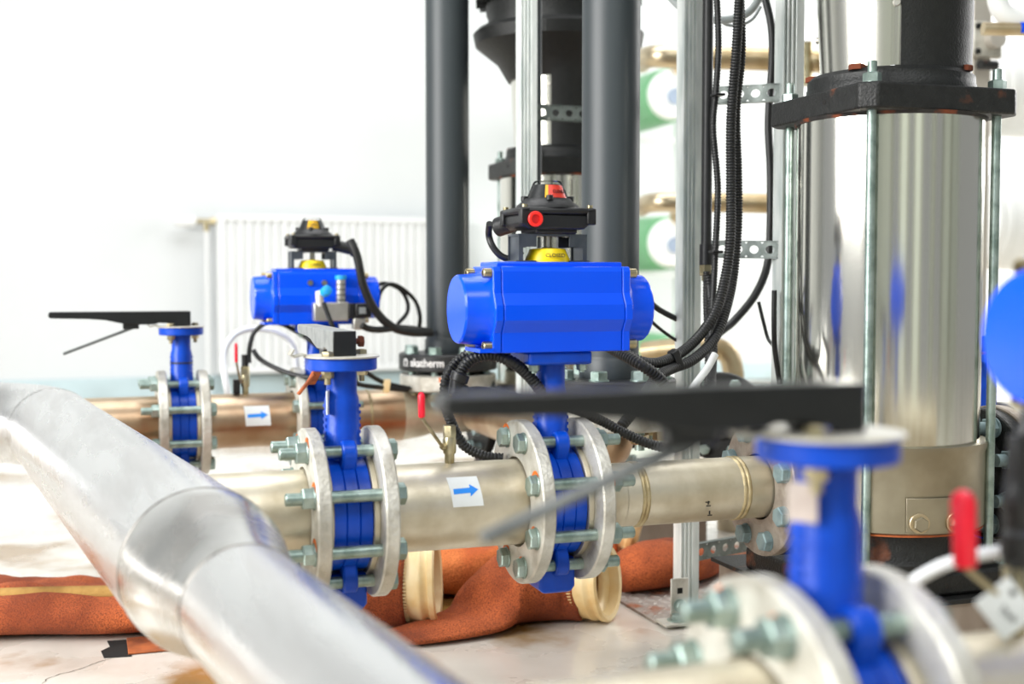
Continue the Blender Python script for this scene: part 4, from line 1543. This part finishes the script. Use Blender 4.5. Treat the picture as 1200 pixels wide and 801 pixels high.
cable('black cable arching from the rear sampling valve up over to the rear actuator', [(0.330,2.694,0.421),(0.330,2.695,0.442),(0.334,2.695,0.467),(0.343,2.693,0.489),(0.366,2.686,0.506),(0.394,2.676,0.506),(0.423,2.665,0.491),(0.445,2.636,0.475),(0.476,2.624,0.450)], .005)
cable('black cable sagging right from the rear sampling valve below the lever stub', [(0.338,2.687,0.449),(0.350,2.677,0.431),(0.376,2.656,0.414),(0.415,2.621,0.399),(0.458,2.585,0.393),(0.505,2.568,0.391),(0.551,2.573,0.377),(0.603,2.597,0.368),(0.661,2.619,0.359)], .0052)
cable('black cable dropping right behind the lever stub valve towards the riser', [(0.550,2.575,0.415),(0.566,2.580,0.400),(0.595,2.601,0.383),(0.625,2.611,0.372),(0.665,2.618,0.363)], .0052)
b = B().obox((0.608,2.595,0.372), (.006, 0, 0), (0, .009, 0), (.002, 0, .014))
tag(obj('cable_tie', b, 'cream'), 'pale tie wrap round the cables right of the lever stub valve', 'tie')
cable('white tubing arching behind the rear sampling valve', [(0.292,2.766,0.348),(0.287,2.781,0.388),(0.288,2.804,0.429),(0.300,2.812,0.462),(0.324,2.826,0.482),(0.360,2.835,0.489),(0.412,2.838,0.479),(0.451,2.844,0.439),(0.458,2.835,0.321)], .0075, 'hose_white', name='tubing', cat='tube')
cable('black cable dropping behind the red domed switch box on its left', [(0.514,1.585,0.675),(0.519,1.604,0.661),(0.523,1.601,0.646),(0.533,1.597,0.633),(0.546,1.593,0.628),(0.555,1.590,0.633),(0.561,1.588,0.639)], .0046)

# corrugated conduit group around the middle valve
cable('corrugated conduit arching under the sharp actuator to its neck', [(0.465,1.568,0.441),(0.465,1.569,0.459),(0.468,1.569,0.475),(0.477,1.567,0.490),(0.490,1.562,0.498),(0.509,1.556,0.500),(0.531,1.548,0.492),(0.551,1.551,0.478),(0.569,1.554,0.460),(0.585,1.558,0.438)], .0082, corr=True)
cable('corrugated conduit curling left of the sharp actuator, outer of the pair', [(0.485,1.643,0.384),(0.469,1.640,0.420),(0.464,1.632,0.447),(0.468,1.632,0.468),(0.477,1.630,0.483),(0.488,1.626,0.493),(0.496,1.624,0.499)], .0075, corr=True)
t = thing('conduit_branch', 'black conduit Y branch fitting beside the red sampling lever', 'conduit fitting', (0.460,1.560,0.462))
b = B().cyl((0.463,1.560,0.474), (0.459,1.560,0.449), .0105, n=20, ch=.001).cyl((0.466,1.559,0.477), (0.462,1.560,0.466), .0125, n=20, ch=.001)
obj('main_socket', b, 'black', t)
b = B().cyl((0.461,1.560,0.455), (0.473,1.556,0.452), .0105, .0085, n=20)
obj('branch_socket', b, 'black', t)
cable('corrugated conduit running level right from the Y branch behind the near lever', [(0.472,1.556,0.452),(0.501,1.577,0.450),(0.534,1.587,0.444),(0.568,1.596,0.435),(0.607,1.582,0.428),(0.635,1.572,0.421),(0.675,1.578,0.404),(0.713,1.575,0.384),(0.751,1.572,0.368),(0.786,1.570,0.363),(0.823,1.590,0.374),(0.868,1.639,0.394),(0.915,1.708,0.414),(0.955,1.781,0.445),(0.982,1.827,0.484),(0.986,1.838,0.533),(0.988,1.851,0.575),(0.990,1.862,0.608)], .0072, corr=True)
cable('corrugated conduit dipping from behind the sampling valve to the pipe', [(0.474,1.626,0.398),(0.481,1.623,0.384),(0.489,1.620,0.372),(0.502,1.615,0.363),(0.519,1.609,0.357),(0.539,1.602,0.355)], .0072, corr=True)
cable('left conduit of the pair hanging beside the post and sweeping left', [(1.024,1.823,1.086),(1.016,1.820,0.974),(1.006,1.817,0.862),(0.999,1.803,0.750),(0.987,1.782,0.665),(0.973,1.772,0.603),(0.947,1.757,0.549),(0.914,1.746,0.512),(0.872,1.727,0.487),(0.825,1.700,0.475),(0.792,1.690,0.476),(0.768,1.699,0.487),(0.749,1.717,0.499),(0.734,1.733,0.509)], .0085, corr=True)
cable('right conduit of the pair hanging beside the post and sweeping left lower', [(1.032,1.842,1.091),(1.033,1.835,0.978),(1.023,1.833,0.879),(1.019,1.819,0.779),(1.013,1.806,0.694),(1.000,1.795,0.610),(0.972,1.770,0.549),(0.939,1.747,0.505),(0.889,1.720,0.476),(0.846,1.703,0.465),(0.815,1.681,0.458),(0.787,1.658,0.443),(0.754,1.637,0.413),(0.725,1.624,0.389)], .0085, corr=True)
cable('corrugated conduit tied straight along the black pipe', [(1.006,1.872,1.095),(1.008,1.866,0.996),(1.003,1.864,0.917),(0.997,1.862,0.853),(1.003,1.855,0.753),(0.997,1.851,0.646),(0.988,1.840,0.582),(0.978,1.829,0.498),(0.967,1.818,0.428)], .0058, corr=True)
cable('corrugated conduit hanging from the pale gland beside the post', [(0.997,1.881,0.614),(0.996,1.879,0.567),(0.997,1.876,0.510),(0.997,1.873,0.452),(0.981,1.854,0.396),(0.952,1.830,0.356)], .0062, corr=True)
cable('dark conduit passing diagonally under the sharp actuator to the thick riser', [(0.730,1.692,0.503),(0.743,1.644,0.488),(0.755,1.619,0.477),(0.775,1.611,0.462),(0.787,1.606,0.447)], .0088, corr=True)
cable('smooth black cable curving behind the rails to the front post', [(1.253,2.140,1.158),(1.266,2.132,1.092),(1.267,2.128,1.026),(1.258,2.125,0.910),(1.260,2.119,0.811),(1.258,2.114,0.712),(1.251,2.112,0.629),(1.218,2.100,0.571),(1.171,2.092,0.524),(1.140,2.081,0.506),(1.105,2.070,0.487)], .0078)
cable('upper thin black cable right of the sharp actuator', [(0.875,1.911,0.582),(0.916,1.949,0.567),(0.950,1.968,0.548),(0.984,1.977,0.533),(1.001,1.970,0.524)], .0052)
cable('lower thinner black cable right of the sharp actuator', [(0.874,1.910,0.560),(0.916,1.948,0.537),(0.949,1.967,0.516),(0.984,1.975,0.495),(1.001,1.969,0.488)], .003)
cable('grey coiled cable drooping at the top edge beside the conduits', [(1.026,2.111,1.138),(1.058,2.098,1.103),(1.103,2.082,1.084),(1.145,2.067,1.084),(1.178,2.057,1.100),(1.201,2.051,1.138)], .0075, 'grey_cable')
cable('thin grey cable drooping below the coil at the top edge', [(1.130,2.094,1.091),(1.145,2.088,1.077),(1.170,2.079,1.077),(1.191,2.073,1.088),(1.206,2.069,1.111)], .003, 'grey_cable')
cable('thin black cable slanting down to the strut post, left of pump', [(1.131,1.938,0.561),(1.138,1.934,0.528),(1.146,1.930,0.496),(1.136,1.890,0.477),(1.122,1.849,0.424)], .0032)
cable('short black cable close along the strut post left of pump', [(1.105,1.842,0.582),(1.104,1.840,0.524),(1.110,1.846,0.480),(1.122,1.849,0.421)], .0045)
cable('white tube behind the near lever beside the post', [(0.951,1.763,0.481),(0.933,1.757,0.458),(0.906,1.744,0.435),(0.890,1.738,0.415),(0.882,1.740,0.396)], .006, 'hose_white', name='tubing', cat='tube')
cable('blurred white tube arching below the red handle at the bottom right', [(0.548,0.752,0.362),(0.557,0.739,0.381),(0.571,0.730,0.393),(0.582,0.721,0.400),(0.596,0.711,0.406),(0.612,0.700,0.410)], .0046, 'hose_white', name='tubing', cat='tube')
cable('thick blurred black cable rising along the right edge above the grey tag', [(0.606,0.692,0.415),(0.606,0.693,0.439),(0.609,0.694,0.462),(0.614,0.693,0.486),(0.624,0.691,0.516)], .0075)
b = B()
for q_, r_ in (((0.987,1.776,0.660), .0175), ((0.796,1.689,0.475), .012), ((0.996,1.857,0.645), .013), ((1.004,1.868,0.914), .013)):
    pass
for q_, lab in (((1.000,1.853,0.907), 'black tie on the straight conduit at the upper rail'), ((0.993,1.842,0.646), 'black tie on the straight conduit at the lower rail')):
    b = B().obox(q_, (.0095, 0, 0), (0, .0095, 0), (0, 0, .002))
    tag(obj('cable_tie', b, 'black', bev=.001), lab, 'tie')
b = B().obox((0.855,1.711,0.478), (.005, 0, .003), (0, .011, 0), (-.005, 0, .0135))
tag(obj('cable_tie', b, 'black', bev=.001), 'black tie holding the two sweeping conduits together', 'tie')


# ================================================================ filter bags on the floor
def bag(t, pts, m, name='felt_body', n=40, seed=0., amp=.012):
    """flattened felt tube: pts = (x, y, half width, height)"""
    P_ = []
    k = 14
    base = [V(p[0], p[1], 0) for p in pts]
    cs = spl(base, k)
    par = spl([V(p[2], p[3], 0) for p in pts], k)
    vs = []
    mN = len(cs)
    for i, c in enumerate(cs):
        tdir = (cs[min(i + 1, mN - 1)] - cs[max(i - 1, 0)]).normalized()
        sd = V(-tdir.y, tdir.x, 0)
        hw, h = par[i].x, max(par[i].y, .008)
        for j in range(n):
            a = 2 * pi * j / n
            ca, sa = cos(a), sin(a)
            e = .75
            u = math.copysign(abs(ca) ** e, ca) * hw
            z = h / 2 + math.copysign(abs(sa) ** .85, sa) * h / 2
            q_ = c + sd * u
            f1 = noise.noise(V(q_.x * 7, q_.y * 16, seed + z * 4))
            f2 = noise.noise(V(q_.x * 22, q_.y * 40, seed + 5))
            up = max(0, sa)
            z += up * (f1 * amp + f2 * amp * .35) * min(1, h / .05)
            q_ += sd * f1 * amp * .6
            vs.append(V(q_.x, q_.y, max(.0012, z)))
    fs = [(j * n + i, j * n + (i + 1) % n, (j + 1) * n + (i + 1) % n, (j + 1) * n + i) for j in range(mN - 1) for i in range(n)]
    fs += [tuple(range(n))[::-1], tuple(range((mN - 1) * n, mN * n))]
    return obj(name, B().add(vs, fs), m, t, ang=180)


def collar(t, c, d, r, depth=.03):
    """cream plastic snap ring of a filter bag at c, opening along d"""
    x_, y_, z_ = frame(d)
    prof = [(-.024, r * .90), (-.012, r * .95), (-.002, r * .97), (0, r), (.006, r), (.010, r * .95), (.016, r * .95), (.018, r * 1.02), (.026, r * 1.03), (.029, r * .98),
            (.027, r * .86), (.010, r * .82), (.006, r * .62), (.002, r * .58), (-.006, r * .58), (-.012, r * .8), (-.024, r * .86)]
    b = B().lathe(c, d, prof, 56, loop=True)
    o = obj('plastic_collar', b, 'cream', t, ang=50)
    b = B()
    for k in range(72):
        a = 2 * pi * k / 72
        e = x_ * cos(a) + y_ * sin(a)
        f = y_ * cos(a) - x_ * sin(a)
        b.obox(Vector(c) + e * (r * .93) - z_ * .027, z_ * .0065, f * (r * .017), e * .0022)
    obj('stitching', b, 'cream', o, kind='stuff', smooth=False)
    return o


# bag 1: the long one at the left, under the header and pipe, collar near the middle
t = thing('filter_bag', 'long rust stained felt filter bag on the left floor with olive seam tape', 'filter bag', (.2, 2.2, 0))
bag(t, [(-.62, 2.46, .13, .06), (-.36, 2.36, .125, .07), (-.16, 2.30, .125, .072), (.02, 2.25, .12, .07), (.2, 2.20, .11, .08), (.35, 2.15, .1, .1), (.46, 2.10, .088, .125), (.525, 2.07, .074, .145)], 'bag', seed=1.3, amp=.02)
pts = [(-.62, 2.395), (-.36, 2.295), (-.16, 2.23), (.0, 2.195), (.19, 2.15)]
sp = spl([V(p[0], p[1], 0) for p in pts], 10)
vs = []
for i, p in enumerate(sp):
    td = (sp[min(i + 1, len(sp) - 1)] - sp[max(i - 1, 0)]).normalized()
    sd = V(-td.y, td.x, 0)
    wv = noise.noise(V(p.x * 6, 2, 0)) * .008
    for u, z in ((-.008, .066), (0, .075), (.008, .08)):
        vs.append(p + sd * u + V(0, 0, z + wv))
b = B().add(vs, [(3 * i + j, 3 * i + 3 + j, 3 * i + 4 + j, 3 * i + 1 + j) for i in range(len(sp) - 1) for j in range(2)])
o = obj('seam_tape', b, 'stripe', t)
o.modifiers.new('solid', 'SOLIDIFY').thickness = .012
dv = V(.93, -.36, .05).normalized()
collar(t, V(.545, 2.065, .077), dv, .074)

# bag 2: nearest one in the middle, collar facing right
t = thing('filter_bag', 'rust stained felt filter bag nearest the camera, cream collar opening to the right', 'filter bag', (.72, 2.02, 0))
bag(t, [(.44, 1.972, .03, .014), (.52, 1.982, .05, .02), (.585, 2.0, .066, .024), (.632, 2.02, .076, .034), (.668, 2.036, .08, .088), (.715, 2.042, .075, .13), (.785, 2.03, .07, .134), (.825, 2.005, .062, .13)], 'bag', seed=4.1, amp=.008)
dv = V(.72, -.68, .1).normalized()
collar(t, V(.838, 1.992, .0675), dv, .066)

# bag 3: lighter one behind, draped between
t = thing('filter_bag', 'lighter orange felt filter bag folded behind the nearest one', 'filter bag', (.85, 2.4, 0))
bag(t, [(.50, 2.36, .08, .03), (.60, 2.33, .12, .09), (.70, 2.29, .13, .115), (.81, 2.29, .12, .12), (.92, 2.30, .1, .115), (1.0, 2.28, .07, .105)], 'bag_light', seed=7.7, amp=.035)
dv = V(.8, -.55, -.25).normalized()
collar(t, V(1.018, 2.27, .09), dv, .056)

# bag 4: dark one right of it, in the shadow by the post
t = thing('filter_bag', 'dark brown felt filter bag lying in shade left of the post foot', 'filter bag', (1.05, 2.12, .005))
o = bag(t, [(.955, 2.16, .05, .05), (1.0, 2.165, .07, .075), (1.06, 2.175, .075, .085), (1.12, 2.20, .07, .08), (1.17, 2.22, .05, .06), (1.2, 2.23, .03, .05)], 'bag', seed=9.2, amp=.012)
o.location.z += .004
